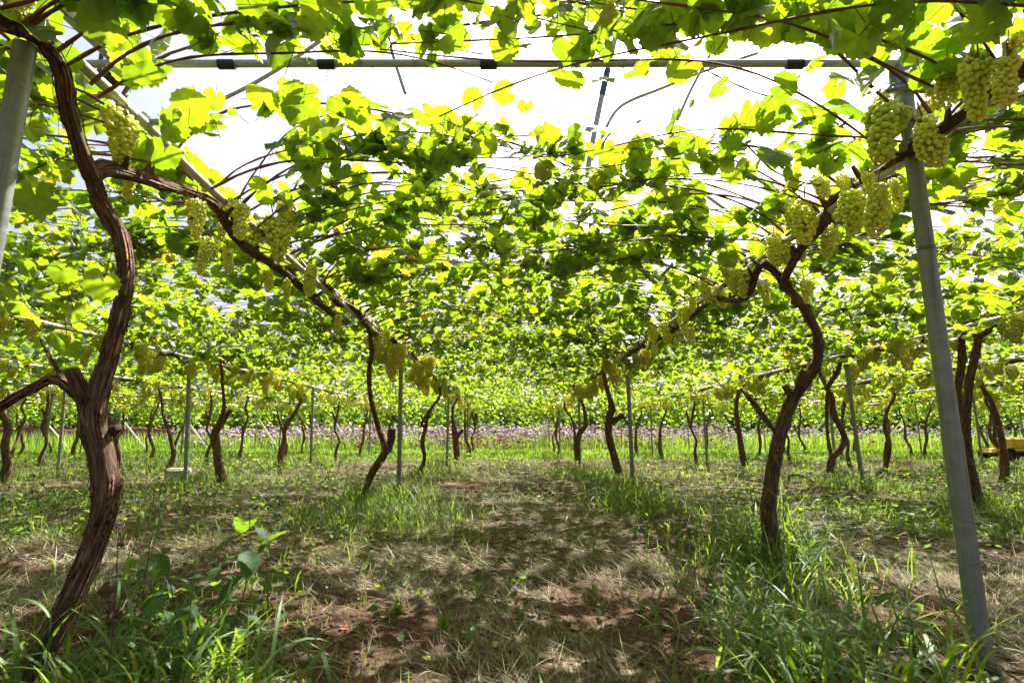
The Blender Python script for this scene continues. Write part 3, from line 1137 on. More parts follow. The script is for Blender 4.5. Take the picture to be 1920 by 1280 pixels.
def hero_leaves(m, lst, loc, rng):
    n = len(lst)
    pos = np.array([at_y(a, b, c) for a, b, c, d in lst]) - loc
    size = np.array([d * c / F for a, b, c, d in lst]) * .62
    nor = norm(np.stack([rng.normal(0, .4, n), rng.normal(.75, .25, n), rng.normal(.55, .25, n)], -1))
    t = np.stack([rng.normal(0, .45, n), rng.normal(0, .2, n), -np.ones(n)], -1)
    tip = norm(t - nor * (t * nor).sum(-1, keepdims=True))
    tint = np.stack([rng.random(n), rng.random(n) * .9, np.zeros(n), np.ones(n)], -1)
    pos = pos - tip * size[:, None] * .35
    scatter(m, T_HI, pos, tip, nor, size, tint, rng)
    petioles(m, pos + np.stack([rng.normal(0, .03, n), rng.normal(0, .03, n), rng.uniform(.05, .1, n)], -1), pos)


VG = "grapevines trained along the trellis rows"
FAR = []
rngF = np.random.default_rng(77)
for q in range(5):
    last = q >= 3
    canes, LP, LA, LS = make_canopy(rngF, 0, -1.0, 1.0, PIPE_Z, 0, extra_droop=last)
    FAR.append((foliage_mesh(rngF, LP, LA, LS, 0).mesh("foliage", M['leaf_far']), shoots_mesh(canes).mesh("shoots", M['cane']), last))
FTR = []
for q in range(11):
    mbt = MB()
    pth = trunk_path(rngF, PIPE_Z - .03)
    rads = np.linspace(rngF.uniform(.028, .055), .020, len(pth)) * rngF.uniform(.85, 1.2, len(pth))
    rads[0] *= 1.35
    bark_tube(mbt, pth, rads, .06, 8, .12, q, 1)
    if rngF.random() < .6:
        k = 3
        bark_tube(mbt, [pth[k], pth[k] + rngF.normal(0, .06, 3) + [0, 0, .09], pth[k] + rngF.normal(0, .10, 3) + [0, 0, .16]], [.032, .028, .02], .05, 7, .1, q + 50)
    me1 = mbt.mesh("trunk", M['bark'])
    arms = []
    for s in (-1, 1):
        arms.append(cordon_mesh(rngF, 0, 0, s * 1.4, PIPE_Z - .04, PIPE_Z - .03,   .026, .016, 0).mesh("cordon", M['bark']))
    FTR.append((me1, arms))

LOOKS = ["slim dark grapevine", "twisted brown grapevine", "forked grey grapevine", "crooked old grapevine", "thin bent grapevine"]
HLABEL = {
    ("left", 0, 1.53): "thick gnarled brown grapevine with a sawn stub, large and close beside the path",
    ("left", 0, 5.45): "dark upright grapevine leaning from a grassy stump in front of a grey post",
    ("right", 0, 2.85): "S-bent reddish grapevine rising out of tall foxtail grass, black knot halfway up",
    ("right", 0, 7.2): "curved grapevine with a side stub just left of a straight grey post",
    ("right", 1, 4.75): "pair of dark stems from one root behind the leaning near steel post",
    ("right", 1, 6.9): "wavy double-stemmed dark grapevine looping beside a grey post",
    ("left", 1, 7.4): "grey grapevine with stubby fork right of the tall pole with concrete footing",
}
vseed = 100
RESERVED = {}
for (side, k), row in ROWS.items():
    vs = sorted(row['vines'])
    x0 = row['x']
    zc = PIPE_Z + (.05 if (side, k) == ("left", 0) else 0)
    for j, vy in enumerate(vs):
        vseed += 1
        rng = np.random.default_rng(vseed)
        ylo = (vs[j - 1] + vy) / 2 if j else (vy - 2.2 if vy > 3 else -1.2)
        yhi = (vs[j + 1] + vy) / 2 if j + 1 < len(vs) else min(vy + 2.2, END_Y)
        near = k == 0 and vy < 8
        mid = (k == 1 and vy < 8) or (k == 0 and vy < 11.5)
        key = ((side, k), round(vy, 2))
        h = HERO.get(key)
        if h is not None:
            b = h['pts'][0]
            loc = np.array([b[0], b[1], 0.0])
        else:
            loc = np.array([x0, vy, 0.0])
        if abs(loc[0]) > loc[1] * 1.08 + 4.5:
            continue
        root = empty("grapevine", loc)
        look = LOOKS[int(rng.integers(len(LOOKS)))]
        tag(root, HLABEL.get((side, k, round(vy, 2)), f"{look}, {ordn(j + 1)} from the front in the {row['name']}"), "grapevine", VG)
        if h is not None:
            det = 2 if vy < 6 else 1
            sc_ = {2: (.011, 32, .055, 5), 1: (.03, 14, .08, 2)}[det]
            slim = (.59 if side == 'left' else .70) if vy < 6 else .70
            shag = 1.1 if det == 2 else 0
            m = MB()
            bark_tube(m, np.array(h['pts']) - loc, h['rads'], sc_[0], sc_[1], sc_[2], vseed, sc_[3], .9, slim, shag)
            for q, (pp, rr) in enumerate(h['extra']):
                bark_tube(m, np.array(pp) - loc, rr, sc_[0], sc_[1], sc_[2], vseed * 7 + q, 2, .9, slim, shag)
            m.build("trunk", M['bark'], root)
            top = np.array(h['pts'][-1]) - loc
            if h['arms']:
                for a in h['arms']:
                    cordon_mesh(rng, 0, 0, 0, 0, 0, .026 if side == 'left' else .021, .019 if side == 'left' else .017, 2, np.array(a) - loc).build("cordon", M['bark'], root)
            else:
                for s, ye in ((-1, ylo), (1, yhi)):
                    ye -= loc[1]
                    n = 8
                    t = np.linspace(0, 1, n)
                    pts = np.stack([top[0] + (x0 - loc[0] - top[0]) * np.minimum(1, t * 4) + rng.normal(0, .012, n),
                                    top[1] + (ye - top[1]) * t,
                                    top[2] + (zc - .03 - top[2]) * np.minimum(1, t * 4) + rng.normal(0, .012, n)], -1)
                    pts[0] = top
                    cordon_mesh(rng, 0, 0, 0, 0, 0, .030, .02, det if vy < 8 else 1, pts).build("cordon", M['bark'], root)
        else:
            tm, arms = FTR[int(rng.integers(len(FTR)))]
            link("trunk", tm, root)
            for a in arms:
                link("cordon", a, root)
            root.rotation_euler = (0, 0, 0 if rng.random() < .5 else math.pi)
        if near or mid:
            det = 2 if near else 1
            canes, LP, LA, LS = make_canopy(rng, x0, ylo, yhi, zc, det, gaps=(k == 0 and vy < 6), extra_droop=False)
            root.rotation_euler = (0, 0, 0)
            if near:
                # drop canes that would cross the open sky over the first bay
                ok = []
                for c in canes:
                    px, py, zz = proj(c[0])
                    hit = np.zeros(len(px), bool)
                    for gp in GAPS[:2]:
                        hit |= in_poly(px, py, gp)
                    if not (zz.min() < .8 and zz.max() > -.2 and zz.min() > -.5) and hit.sum() < 3:
                        ok.append((c[0] - loc, c[1]))
                add_canes(ok, root, M['cane'])
            else:
                tag(shoots_mesh([(c[0] - loc, c[1]) for c in canes], 14, 4).build("shoots", M['cane'], root), kind='stuff')
            RESERVED[key] = (root, loc)
            fm_ = foliage_mesh(rng, LP - loc, LA - loc, LS, det)
            if ((side, k), vy) in HLEAVES:
                hero_leaves(fm_, HLEAVES[((side, k), vy)], loc, rng)
            fm_.build("foliage", M['leaf' if det else 'leaf_far'], root)
        else:
            lastv = j + 1 == len(vs)
            fm = [f for f in FAR if f[2] == lastv][int(rng.integers(2))]
            f1 = link("foliage", fm[0], root)
            f2 = tag(link("shoots", fm[1], root), kind='stuff')
            if lastv:
                root.rotation_euler = (0, 0, 0)
            # keep the leaves on the row line
            for f in (f1, f2):
                f.location = (x0 - loc[0], 0, 0)

# long red canes over the first bay, read from the photograph
HCANES = [
    (("left", 0), 1.53, [(225, 185, 1.72), (262, 138, 1.75), (320, 100, 1.78), (420, 74, 1.8), (520, 66, 1.8), (640, 77, 1.78), (735, 82, 1.75), (840, 52, 1.66), (960, 36, 1.6), (1060, 20, 1.55), (1150, -12, 1.5)], .0055),
    (("left", 0), 1.53, [(316, 318, 2.05), (338, 272, 2.05), (395, 222, 2.05), (460, 200, 2.05), (560, 193, 2.1), (660, 199, 2.15), (760, 218, 2.2), (880, 248, 2.28), (980, 275, 2.35), (1080, 318, 2.45)], .0052),
    (("left", 0), 1.53, [(440, 385, 2.3), (480, 320, 2.25), (545, 245, 2.2), (640, 205, 2.2)], .004),
    (("left", 0), 1.53, [(530, 395, 2.7), (580, 310, 2.65), (640, 270, 2.6), (740, 285, 2.6), (830, 280, 2.6), (930, 262, 2.6), (1020, 290, 2.7), (1090, 330, 2.8)], .005),
    (("left", 0), 5.45, [(560, 420, 3.1), (640, 340, 3.0), (740, 325, 3.0), (850, 345, 3.0), (960, 335, 3.0), (1080, 305, 3.0)], .005),
    (("right", 0), 2.85, [(1718, 232, 1.68), (1650, 178, 1.66), (1600, 128, 1.62), (1550, 80, 1.6), (1500, 52, 1.58), (1400, 36, 1.56), (1300, 42, 1.56), (1200, 28, 1.55), (1120, 12, 1.54), (1010, -2, 1.54)], .0056),
    (("right", 0), 2.85, [(1885, 125, 1.5), (1800, 100, 1.5), (1700, 72, 1.5), (1600, 32, 1.48), (1540, 2, 1.45), (1470, -30, 1.4)], .0058),
    (("right", 0), 2.85, [(1650, 318, 2.0), (1610, 268, 2.0), (1560, 225, 2.0), (1500, 190, 2.0), (1430, 178, 2.0), (1360, 150, 2.0), (1300, 120, 1.95)], .0042),
    (("right", 0), 2.85, [(1540, 400, 2.35), (1470, 362, 2.35), (1380, 320, 2.35), (1290, 298, 2.35), (1200, 300, 2.4), (1100, 268, 2.4)], .0048),
    (("right", 0), 2.85, [(1600, 350, 2.2), (1520, 345, 2.15), (1450, 320, 2.1), (1380, 262, 2.1), (1310, 300, 2.1)], .004),
    (("right", 0), 2.85, [(1780, 245, 1.62), (1850, 238, 1.7), (1940, 240, 1.8), (2050, 246, 1.9)], .0045),
]
rng = np.random.default_rng(900)
for row, vy, pl, r in HCANES:
    root, loc = RESERVED[(row, vy)]
    path = np.array([at_y(*p) for p in pl]) - loc
    add_canes([(path, np.linspace(r, r * .6, len(path)))], root, M['cane'])

# ------------------------------------------------------------------ posts and pipes
def rod(mb, a, b, r, sides=14, n=2, mat=0):
    tube(mb, catmull([a, b], n), r, sides, mat=mat)


POST_LABEL = {
    ("right", 0, 0): "large grey steel post close to the lens, leaning slightly, cross pipe clamped on top",
    ("left", 0, 0): "grey steel post at the picture's edge beside the thick gnarled vine",
    ("left", 1, 1): "tall grey-green pole with a concrete footing beside it, left of a forked vine",
    ("left", 0, 1): "straight grey post just behind the dark vine with the grassy stump",
    ("right", 0, 1): "straight grey post just right of the curved vine with a stub",
    ("right", 1, 1): "tilted grey post between the S-bent vine and the large near post",
}
post_meshes = {}


def post_parts(root, h, r, near, lean=(0, 0)):
    m = MB()
    sides = 40 if near else 14
    top = np.array([lean[0], lean[1], h])
    tube(m, catmull([(0, 0, -.1), top], 24 if near else 3), r, sides)
    m.build("pole", M['steel'], root)
    return top


for (side, k), row in ROWS.items():
    for j, py_ in enumerate(row['posts']):
        x0 = row['x'] if (side, k) != ("left", 0) or j else -1.30
        if abs(x0) > py_ * 1.05 + 2.0:
            continue
        near = (side, k, j) in (("right", 0, 0), ("left", 0, 0))
        root = empty("trellis_post", (x0 + (0 if near or k else (.05 if side == "left" else -.02)), py_, 0))
        tag(root, POST_LABEL.get((side, k, j), f"slim grey steel post, {ordn(j + 1)} from the front in the {row['name']}"), "post", "steel posts carrying the trellis")
        if near:
            h = 1.99 if side == "right" else 1.72
            top = post_parts(root, h, .0255, True)
            m = MB()
            tube(m, catmull([(0, 0, .0), (0, 0, .70)], 8), .0275, 40)
            m.build("sleeve", M['steel'], root)
            if side == "right":
                # ring clamp with two ears and a bolt round the cross pipe
                m = MB()
                zc_ = 1.925
                tube(m, catmull([(0, 0, zc_ - .055), (0, 0, zc_ - .02)], 3), .033, 32)
                tube(m, catmull([(-.075, 0, zc_ - .045), (-.045, -.02, zc_ - .05), (0, -.036, zc_ - .045), (.045, -.02, zc_ - .05), (.08, 0, zc_ - .035)], 20), .011, 10)
                tube(m, catmull([(-.05, -.02, zc_ - .03), (-.05, -.02, zc_ + .02)], 3), .012, 8)
                tube(m, catmull([(.05, -.02, zc_ - .03), (.05, -.02, zc_ + .02)], 3), .012, 8)
                cl = m.build("clamp", M['clamp'], root)
                m = MB()
                tube(m, catmull([(-.07, -.03, zc_ - .045), (-.07, .03, zc_ - .045)], 3), .007, 6)
                m.build("bolt", M['steel'], cl)
                m = MB()
                box(m, (-.03, -.02, PIPE_Z + .005), (.06, .03, .035), .4, .004)
                m.build("bracket", M['steel'], root)
                for zz_ in (PIPE_Z + .03, PIPE_Z - .02, 1.30):
                    m = MB()
                    t = np.linspace(0, 4 * np.pi, 50)
                    tube(m, np.stack([.028 * np.cos(t), .028 * np.sin(t), zz_ + .0012 * t + .006 * np.sin(t)], -1), .0013, 5)
                    m.build("wire_tie", M['wire'], root)
        else:
            if (side, k, j) not in post_meshes and not (k < 2 and j < 2):
                pass
            h = PIPE_Z - .012
            lx = {("right", 1, 1): -.05, ("right", 0, 1): -.015, ("left", 1, 1): -.12, ("left", 1, 2): -.05, ("left", 2, 1): -.1, ("left", 2, 2): -.1, ("left", 0, 1): -.03}.get((side, k, j), _rr.uniform(-.02, .02))
            m = MB()
            tube(m, catmull([(-lx, 0, -.1), (0, 0, h)], 3), .0242 if k < 2 else .022, 16)
            m.build("pole", M['steel'], root)
            m = MB()
            tube(m, catmull([(0, 0, h - .16), (0, 0, h - .11)], 3), .031, 14)
            tube(m, catmull([(-.035, 0, h - .135), (.035, 0, h - .135)], 3), .009, 8)
            m.build("clamp", M['clamp'], root)
            m = MB()
            tube(m, catmull([(0, 0, h), (0, 0, h + .006)], 2), .027, 14)
            m.build("cap", M['white_paint'], root)
            if j == len(row['posts']) - 1:
                m = MB()
                sgn = -1 if side == "left" else 1
                rod(m, (.02, .05, 1.25), (.55 * -sgn, .9, 0.02), .024, 10)
                m.build("brace", M['white_paint'], root)

# row pipes carrying the cordons
for (side, k), row in ROWS.items():
    m = MB()
    x0 = row['x']
    if (side, k) == ("left", 0):
        pts = [(-1.30, -2.2, CAM_H + 1.16), (-1.30, 1.3, CAM_H + 1.10), (-1.30, 2.3, CAM_H + 1.03), (-1.30, 4.9, CAM_H + .955), (-1.30, 8, PIPE_Z + .005), (-1.30, END_Y, PIPE_Z + .005)]
        r = .0165
    else:
        pts = [(x0, -2 + abs(x0) * .5, PIPE_Z), (x0, 8, PIPE_Z), (x0, END_Y, PIPE_Z)]
        r = .0165 if k == 0 else .021
    tube(m, catmull(pts, 40), r, 20 if k == 0 else 12)
    o = m.build("row_pipe", M['pipe'])
    tag(o, f"pale steel pipe running lengthwise along the {row['name']}, bunches below it", "pipe", "pipes along the vine rows")
    for y in ([1.62, 3.3, 5.4] if k == 0 else []):
        m = MB()
        i = np.interp(y, [p[1] for p in pts], [p[2] for p in pts])
        tube(m, catmull([(x0, y, i), (x0, y + .05, i - .002)], 3), r + .0025, 16)
        m.build("joint", M['steel'], o)

# cross pipes, one per bay
CZ = CAM_H + 1.29
for j, y in enumerate([1.70, 6.35, 10.9, 15.5, 20.1]):
    W = 3.2 if j == 0 else 20
    m = MB()
    tube(m, catmull([(-W + 1.0 if j == 0 else -W, y, CZ), (0, y, CZ + .004), (W, y, CZ)], 30), .0135, 16)
    o = m.build("cross_pipe", M['pipe'])
    tag(o, ["long horizontal pipe overhead with black sleeves, clamped to the large near post",
            "thin horizontal cross pipe under the leaves, second bay along the path",
            "thin cross pipe over the path in the third bay",
            "thin cross pipe over the path in the fourth bay",
            "thin cross pipe at the far end of the canopy"][j], "pipe", "pipes across the vine rows")
    xs = [at_y(px, 115, y)[0] for px in (425, 612, 915, 1280, 1488)] if j == 0 else ([-.78, -.3, .3] if j == 1 else [])
    for x in xs:
        m = MB()
        tube(m, catmull([(x - .027, y, CZ), (x + .032, y, CZ)], 3), .0175, 16)
        m.build("sleeve", M['black_rubber'], o)

# thick pipe up at the left with its black end bracket
m = MB()
tube(m, catmull([(-1.425, -1.5, CAM_H + 1.335), (-1.425, 1.76, CAM_H + 1.335)], 12), .030, 28)
o = m.build("gutter_pipe", M['pipe'])
tag(o, "thick dull pipe overhead ending in a black bracket near the gnarled vine", "pipe")
m = MB()
box(m, (-1.425, 1.765, CAM_H + 1.285), (.15, .07, .022), 0, .004)
box(m, (-1.50, 1.765, CAM_H + 1.33), (.018, .05, .09), 0, .003)
box(m, (-1.35, 1.765, CAM_H + 1.30), (.02, .05, .04), 0, .003)
m.build("bracket", M['black_rubber'], o)

# rain shelter bars standing over the first bays
def bar(pl, r, label, sleeve=None, name="shelter_bar"):
    m = MB()
    pts = [at_y(*p) for p in pl]
    tube(m, catmull(pts, 24), r, 14)
    o = m.build(name, M['pipe'])
    tag(o, label, "bar", "bars of the rain shelter frame")
    if sleeve:
        m = MB()
        tube(m, catmull([at_y(*p) for p in sleeve], 4), r + .003, 14)
        m.build("sleeve", M['blue_sleeve'], o)
    return o


bar([(1100, 330, 3.0), (1112, 262, 3.0), (1135, 150, 3.0), (1165, 20, 3.0), (1172, -40, 3.0)], .017, "upright shelter bar with a dark blue sleeve against the white sky", [(1129, 178, 2.995), (1139, 132, 2.995)])
bar([(1110, 300, 3.3), (1128, 258, 3.3), (1152, 212, 3.3), (1180, 190, 3.3), (1240, 166, 3.3), (1330, 130, 3.3), (1420, 100, 3.3)], .011, "bent thin shelter hoop curving right of the sleeved upright bar")
bar([(1270, 225, 3.2), (1300, 160, 3.2), (1345, 80, 3.2), (1395, 0, 3.2), (1430, -50, 3.2)], .010, "straight thin bar slanting up behind the cross pipe")
bar([(420, 185, 2.9), (470, 160, 2.9), (540, 118, 2.9), (640, 50, 2.9)], .011, "thin bluish bar slanting up over the first left row")
bar([(760, 175, 3.0), (748, 138, 3.0), (735, 95, 3.0), (722, 40, 3.0)], .012, "short pale bar crossing behind the cross pipe, left of the sleeved bar")
bar([(1300, 348, 3.4), (1345, 382, 3.4), (1400, 420, 3.4)], .011, "pale bar end showing in the gap left of the hanging bunches")
bar([(1180, 4, 1.75), (1430, 6, 1.75), (1600, 8, 1.75), (1760, 10, 1.75)], .016, "second horizontal bar close above the long cross pipe")

# wires over the rows
for q, (x, z) in enumerate([(-.85, 1.84), (-.42, 1.86), (.05, 1.87), (.5, 1.86), (.95, 1.83), (-2.2, 1.84), (-3.2, 1.83), (2.2, 1.84), (3.2, 1.83)]):
    m = MB()
    tube(m, catmull([(x, 2.2, z), (x, 8, z - .02), (x, END_Y, z)], 30), .0013, 5)
    nm = ["just left of the path's first row", "left of the middle", "over the middle of the path", "right of the middle", "just inside the near right row"]
    o = m.build("trellis_wire", M['wire'])
    tag(o, f"thin steel wire running lengthwise {nm[q]}, under the leaves" if q < 5 else f"thin steel wire between the first and second rows {'left' if x < 0 else 'right'} of the path, {'inner' if abs(x) < 2.5 else 'outer'} one", "wire", "trellis wires under the leaves")

# ------------------------------------------------------------------ grape bunches
def ico(sub):
    import bmesh
    bm = bmesh.new()
    bmesh.ops.create_icosphere(bm, subdivisions=sub, radius=1)
    v = np.array([q.co[:] for q in bm.verts])
    f = np.array([[q.index for q in p.verts] for p in bm.faces])
    bm.free()
    return v, f


ICO2, ICO1, ICO3 = ico(2), ico(1), ico(3)


def bunch(rng, L, W, br, sphere, tries=2600, ripe=.45):
    """berries packed on a tapered, shouldered bunch hanging from the origin"""
    pts, rad = [], []
    sh = np.array([.7, 1.0, .95, .8, .55, .2]) * rng.uniform(.8, 1.15, 6)
    bend, wing, wa = rng.normal(0, .12), rng.random() < .45, rng.uniform(0, 6.28)
    for _ in range(tries):
        t = rng.random()
        prof = np.interp(t, [0, .12, .35, .7, .92, 1], sh)
        a = rng.uniform(0, 6.283)
        rr = W / 2 * prof * math.sqrt(rng.uniform(.30, 1.0))
        lump = 1 + .16 * math.sin(2 * a + 5 * t)
        p = np.array([rr * lump * math.cos(a), rr * lump * math.sin(a), -.03 - t * L])
        p[0] += bend * W * math.sin(3 * t) * 1.2
        if wing and rng.random() < .16:
            q = rng.random()
            p = np.array([math.cos(wa) * (W * .45 + .03 * q), math.sin(wa) * (W * .45 + .03 * q), -.03 - .055 * q - .02 * rng.random()]) + rng.normal(0, .008, 3)
        r = br * rng.uniform(.74, 1.14)
        if pts and (np.linalg.norm(np.array(pts) - p, axis=1) < (np.array(rad) + r) * .82).any():
            continue
        pts.append(p)
        rad.append(r)
    pts, rad = np.array(pts), np.array(rad)
    sv, sf = sphere
    n = len(pts)
    stretch = np.array([1, 1, 1.06])
    v = pts[:, None, :] + sv[None] * rad[:, None, None] * stretch
    f = (sf[None] + (np.arange(n) * len(sv))[:, None, None]).reshape(-1, 3)
    c = np.repeat(np.stack([np.clip(rng.normal(ripe, .14, n), 0, 1), rng.random(n), (rng.random(n) < .015) * 1.0, np.ones(n)], -1), len(sv), 0)
    uv = (sv[None] + rng.uniform(0, 50, (n, 1, 3))).reshape(-1, 3)
    mb = MB()
    mb.add(v.reshape(-1, 3), f, uv, c)
    return mb, pts


rng = np.random.default_rng(321)
NEARB, MIDB = [], []
for q in range(12):
    W = rng.uniform(.060, .084)
    b, pts = bunch(rng, .175, W, .0084, ICO2, 5000, rng.uniform(.15, .75))
    st = MB()
    tube(st, catmull([(0, 0, .035), (.003, 0, 0), (0, 0, -.06), (0, 0, -.15)], 12), np.linspace(.0028, .0016, 12), 6)
    NEARB.append((b.mesh("berries", M['grape']), st.mesh("stalk", M['cane'])))
for q in range(5):
    W = rng.uniform(.085, .11)
    b, pts = bunch(rng, .17, W, .0088, ICO1, 2200, rng.uniform(.2, .8))
    MIDB.append(b)
MIDM = [b.mesh("grape_bunch", M['grape_far']) for b in MIDB]

HB = {
    "left": [(208, 247, 112, 0), (243, 348, 50, -.1), (52, 20, 72, .05), (366, 410, 82, .06), (390, 478, 74, .08), (424, 487, 48, 0), (448, 415, 74, .05), (532, 413, 76, .12), (506, 447, 88, .06), (417, 433, 40, -.08),
             (504, 527, 44, .05), (538, 543, 40, .05), (583, 525, 64, .08), (558, 532, 26, -.04), (633, 605, 34, .05), (655, 572, 32, -.1), (690, 640, 26, -.06), (725, 635, 34, .04)],
    "right": [(1481, 407, 84, -.06), (1515, 415, 90, -.06), (1526, 353, 54, -.06), (1551, 352, 36, -.02), (1577, 348, 46, -.04), (1602, 398, 88, -.05), (1630, 345, 46, -.07), (1655, 393, 104, -.05), (1675, 353, 40, .1), (1686, 373, 54, .12),
              (1453, 469, 68, -.05), (1481, 480, 56, .0), (1556, 452, 64, .08), (1509, 465, 50, .06), (1509, 545, 52, .12), (1380, 525, 48, -.05), (1402, 530, 58, -.02), (1432, 550, 48, .06), (1321, 542, 56, -.08), (1346, 556, 48, 0),
              (1284, 598, 52, -.04), (1298, 570, 34, -.12), (1250, 623, 46, -.04), (1222, 623, 42, -.08), (1298, 629, 36, .1), (1228, 650, 38, 0), (1273, 637, 34, .06), (1357, 508, 42, -.1),
              (1660, 250, 124, -.08), (1649, 205, 50, -.08), (1735, 268, 108, -.07), (1743, 216, 60, .02), (1702, 215, 36, -.03), (1795, 155, 94, -.10), (1843, 167, 122, -.11), (1897, 150, 98, -.10), (1897, 98, 60, -.08), (1835, 120, 44, -.08), (1760, 180, 50, -.10)],
}
GG = "ripe grape bunches hanging along the rows"
placed = {"left": [], "right": []}
bi = 0
for side, lst in HB.items():
    x0 = ROWS[(side, 0)]['x']
    lst = sorted(lst, key=lambda b: abs(b[0] - 960), reverse=True)
    for n_, (px, py, hp, off) in enumerate(lst):
        X = x0 + off * (1 if side == "right" else 1)
        c = at_x(px, py, X)
        zc_ = c[1] * CP + (c[2] - CAM_H) * SP
        L = hp * zc_ / F
        s = float(np.clip(L / .19, .35, 1.3))
        top = c + np.array([0, 0, .5 * .165 * s + .03 * s])
        root = empty("grape_bunch", top)
        wide = rng.uniform(.92, 1.18)
        root.scale = (s * wide, s * wide, s)
        root.rotation_euler = (rng.normal(0, .10), rng.normal(0, .10), rng.uniform(0, 6.28))
        bm_, sm_ = NEARB[bi % len(NEARB)]
        bi += 1
        link("berries", bm_, root)
        link("stalk", sm_, root)
        size = "large" if L > .17 else ("small" if L < .11 else "medium")
        tag(root, f"{size} pale grape bunch, {ordn(n_ + 1)} from the front in the first row {side} of the path", "grapes", GG)
        placed[side].append(top[1])

cand = []
for (side, k), row in ROWS.items():
    y = {("left", 0): 5.0, ("right", 0): 5.7}.get((side, k), max(2.0, abs(row['x']) / 1.25))
    while y < END_Y - .2:
        y += rng.uniform(.045, .14)
        if rng.random() < .16:
            y += rng.uniform(.15, .55)
        x = row['x'] + rng.normal(0, .10)
        z = PIPE_Z + rng.uniform(-.10, .07)
        s = rng.uniform(.85, 1.45)
        cand.append((y * CP, side, k, x, y, z, s))
px, py, zz = proj(np.array([(c[3], c[4], c[5]) for c in cand]))
vis = (px > -40) & (px < 1960)
cand = [c for c, v in zip(cand, vis) if v]
cand.sort(key=lambda c: c[0])
NIND = 296 - len(HB['left']) - len(HB['right'])
count = {}
ind = sorted(cand[:NIND], key=lambda c: (c[1], c[2], c[4]))
for d, side, k, x, y, z, s in ind:
    q = count[(side, k)] = count.get((side, k), len(HB[side]) if k == 0 else 0) + 1
    o = link("grape_bunch", MIDM[int(rng.integers(len(MIDM)))])
    o.location = (x, y, z)
    o.scale = (s, s, s * rng.uniform(.9, 1.1))
    o.rotation_euler = (0, 0, rng.uniform(0, 6.28))
    tag(o, f"small yellow-green grape bunch, {ordn(q)} from the front in the {ROWS[(side, k)]['name']}", "grapes", GG)
far = MB()
ft = [bunch(np.random.default_rng(40 + q), .165, .095, .016, ICO1, 160)[0] for q in range(4)]
for d, side, k, x, y, z, s in cand[NIND:]:
    t = ft[int(rng.integers(4))]
    a = rng.uniform(0, 6.28)
    rot = np.array([[math.cos(a), math.sin(a), 0], [-math.sin(a), math.cos(a), 0], [0, 0, 1]])
    far.add((t.v[0] * s) @ rot + np.array([x, y, z]), t.f[0], None, t.c[0])
tag(far.build("distant_grapes", M['grape_far']), "mass of tiny yellow-green bunches far back under the canopy", "grapes", None, 'stuff')


# ------------------------------------------------------------------ blades: grass, straw
def blades(mb, base, az, length, width, bend, lean, tint, segs=4, twist=None, flat=None):
    """arching strips; bend = how far the tip curls over (rad), lean = start angle from vertical"""
    n = len(base)
    t = np.linspace(0, 1, segs + 1)
    ang = lean[:, None] + bend[:, None] * t[None]
    dl = length[:, None] / segs
    hz = np.concatenate([np.zeros((n, 1)), np.cumsum(np.sin(ang[:, :-1]) * dl, 1)], 1)
    vz = np.concatenate([np.zeros((n, 1)), np.cumsum(np.cos(ang[:, :-1]) * dl, 1)], 1)
    dx, dy = np.cos(az), np.sin(az)
    cx = base[:, 0:1] + hz * dx[:, None]
    cy = base[:, 1:2] + hz * dy[:, None]
    cz = base[:, 2:3] + vz
    if flat is not None:
        cz = np.maximum(cz, gz(cx, cy) + flat)
    w = width[:, None] * (np.interp(t, [0, .25, .6, 1], [.6, 1, .8, .05]))[None] * .5
    tw = np.zeros(n) if twist is None else twist
    sx, sy = -dy * np.cos(tw), dx * np.cos(tw)
    sz = np.sin(tw)
    L = np.stack([cx - sx[:, None] * w, cy - sy[:, None] * w, cz - sz[:, None] * w], -1)
    Rr = np.stack([cx + sx[:, None] * w, cy + sy[:, None] * w, cz + sz[:, None] * w], -1)
    v = np.stack([L, Rr], 2).reshape(n, -1, 3)
    m = 2 * (segs + 1)
    q = np.array([[2 * i, 2 * i + 1, 2 * i + 3, 2 * i + 2] for i in range(segs)])
    f = (q[None] + (np.arange(n) * m)[:, None, None]).reshape(-1, 4)
    mb.add(v.reshape(-1, 3), f, np.zeros((n * m, 2)), np.repeat(tint, m, 0))


def gtint(rng, n, yl=.0):
    return np.stack([rng.random(n), np.clip(rng.random(n) + yl, 0, 1), np.zeros(n), np.ones(n)], -1)


def on_ground(x, y, dz=0.0):
    return np.stack([x, y, gz(x, y) + dz], -1)


rng = np.random.default_rng(2024)
row_x = np.array([r['x'] for r in ROWS.values()])


def row_dist(x):
    return np.abs(x[:, None] - row_x[None]).min(1)


def frame_pts(rng, n, y0, y1, power=1.0, marg=.6):
    y = y0 + (y1 - y0) * rng.random(n) ** power
    x = rng.uniform(-1, 1, n) * (y * 1.0 + marg)
    return x, y


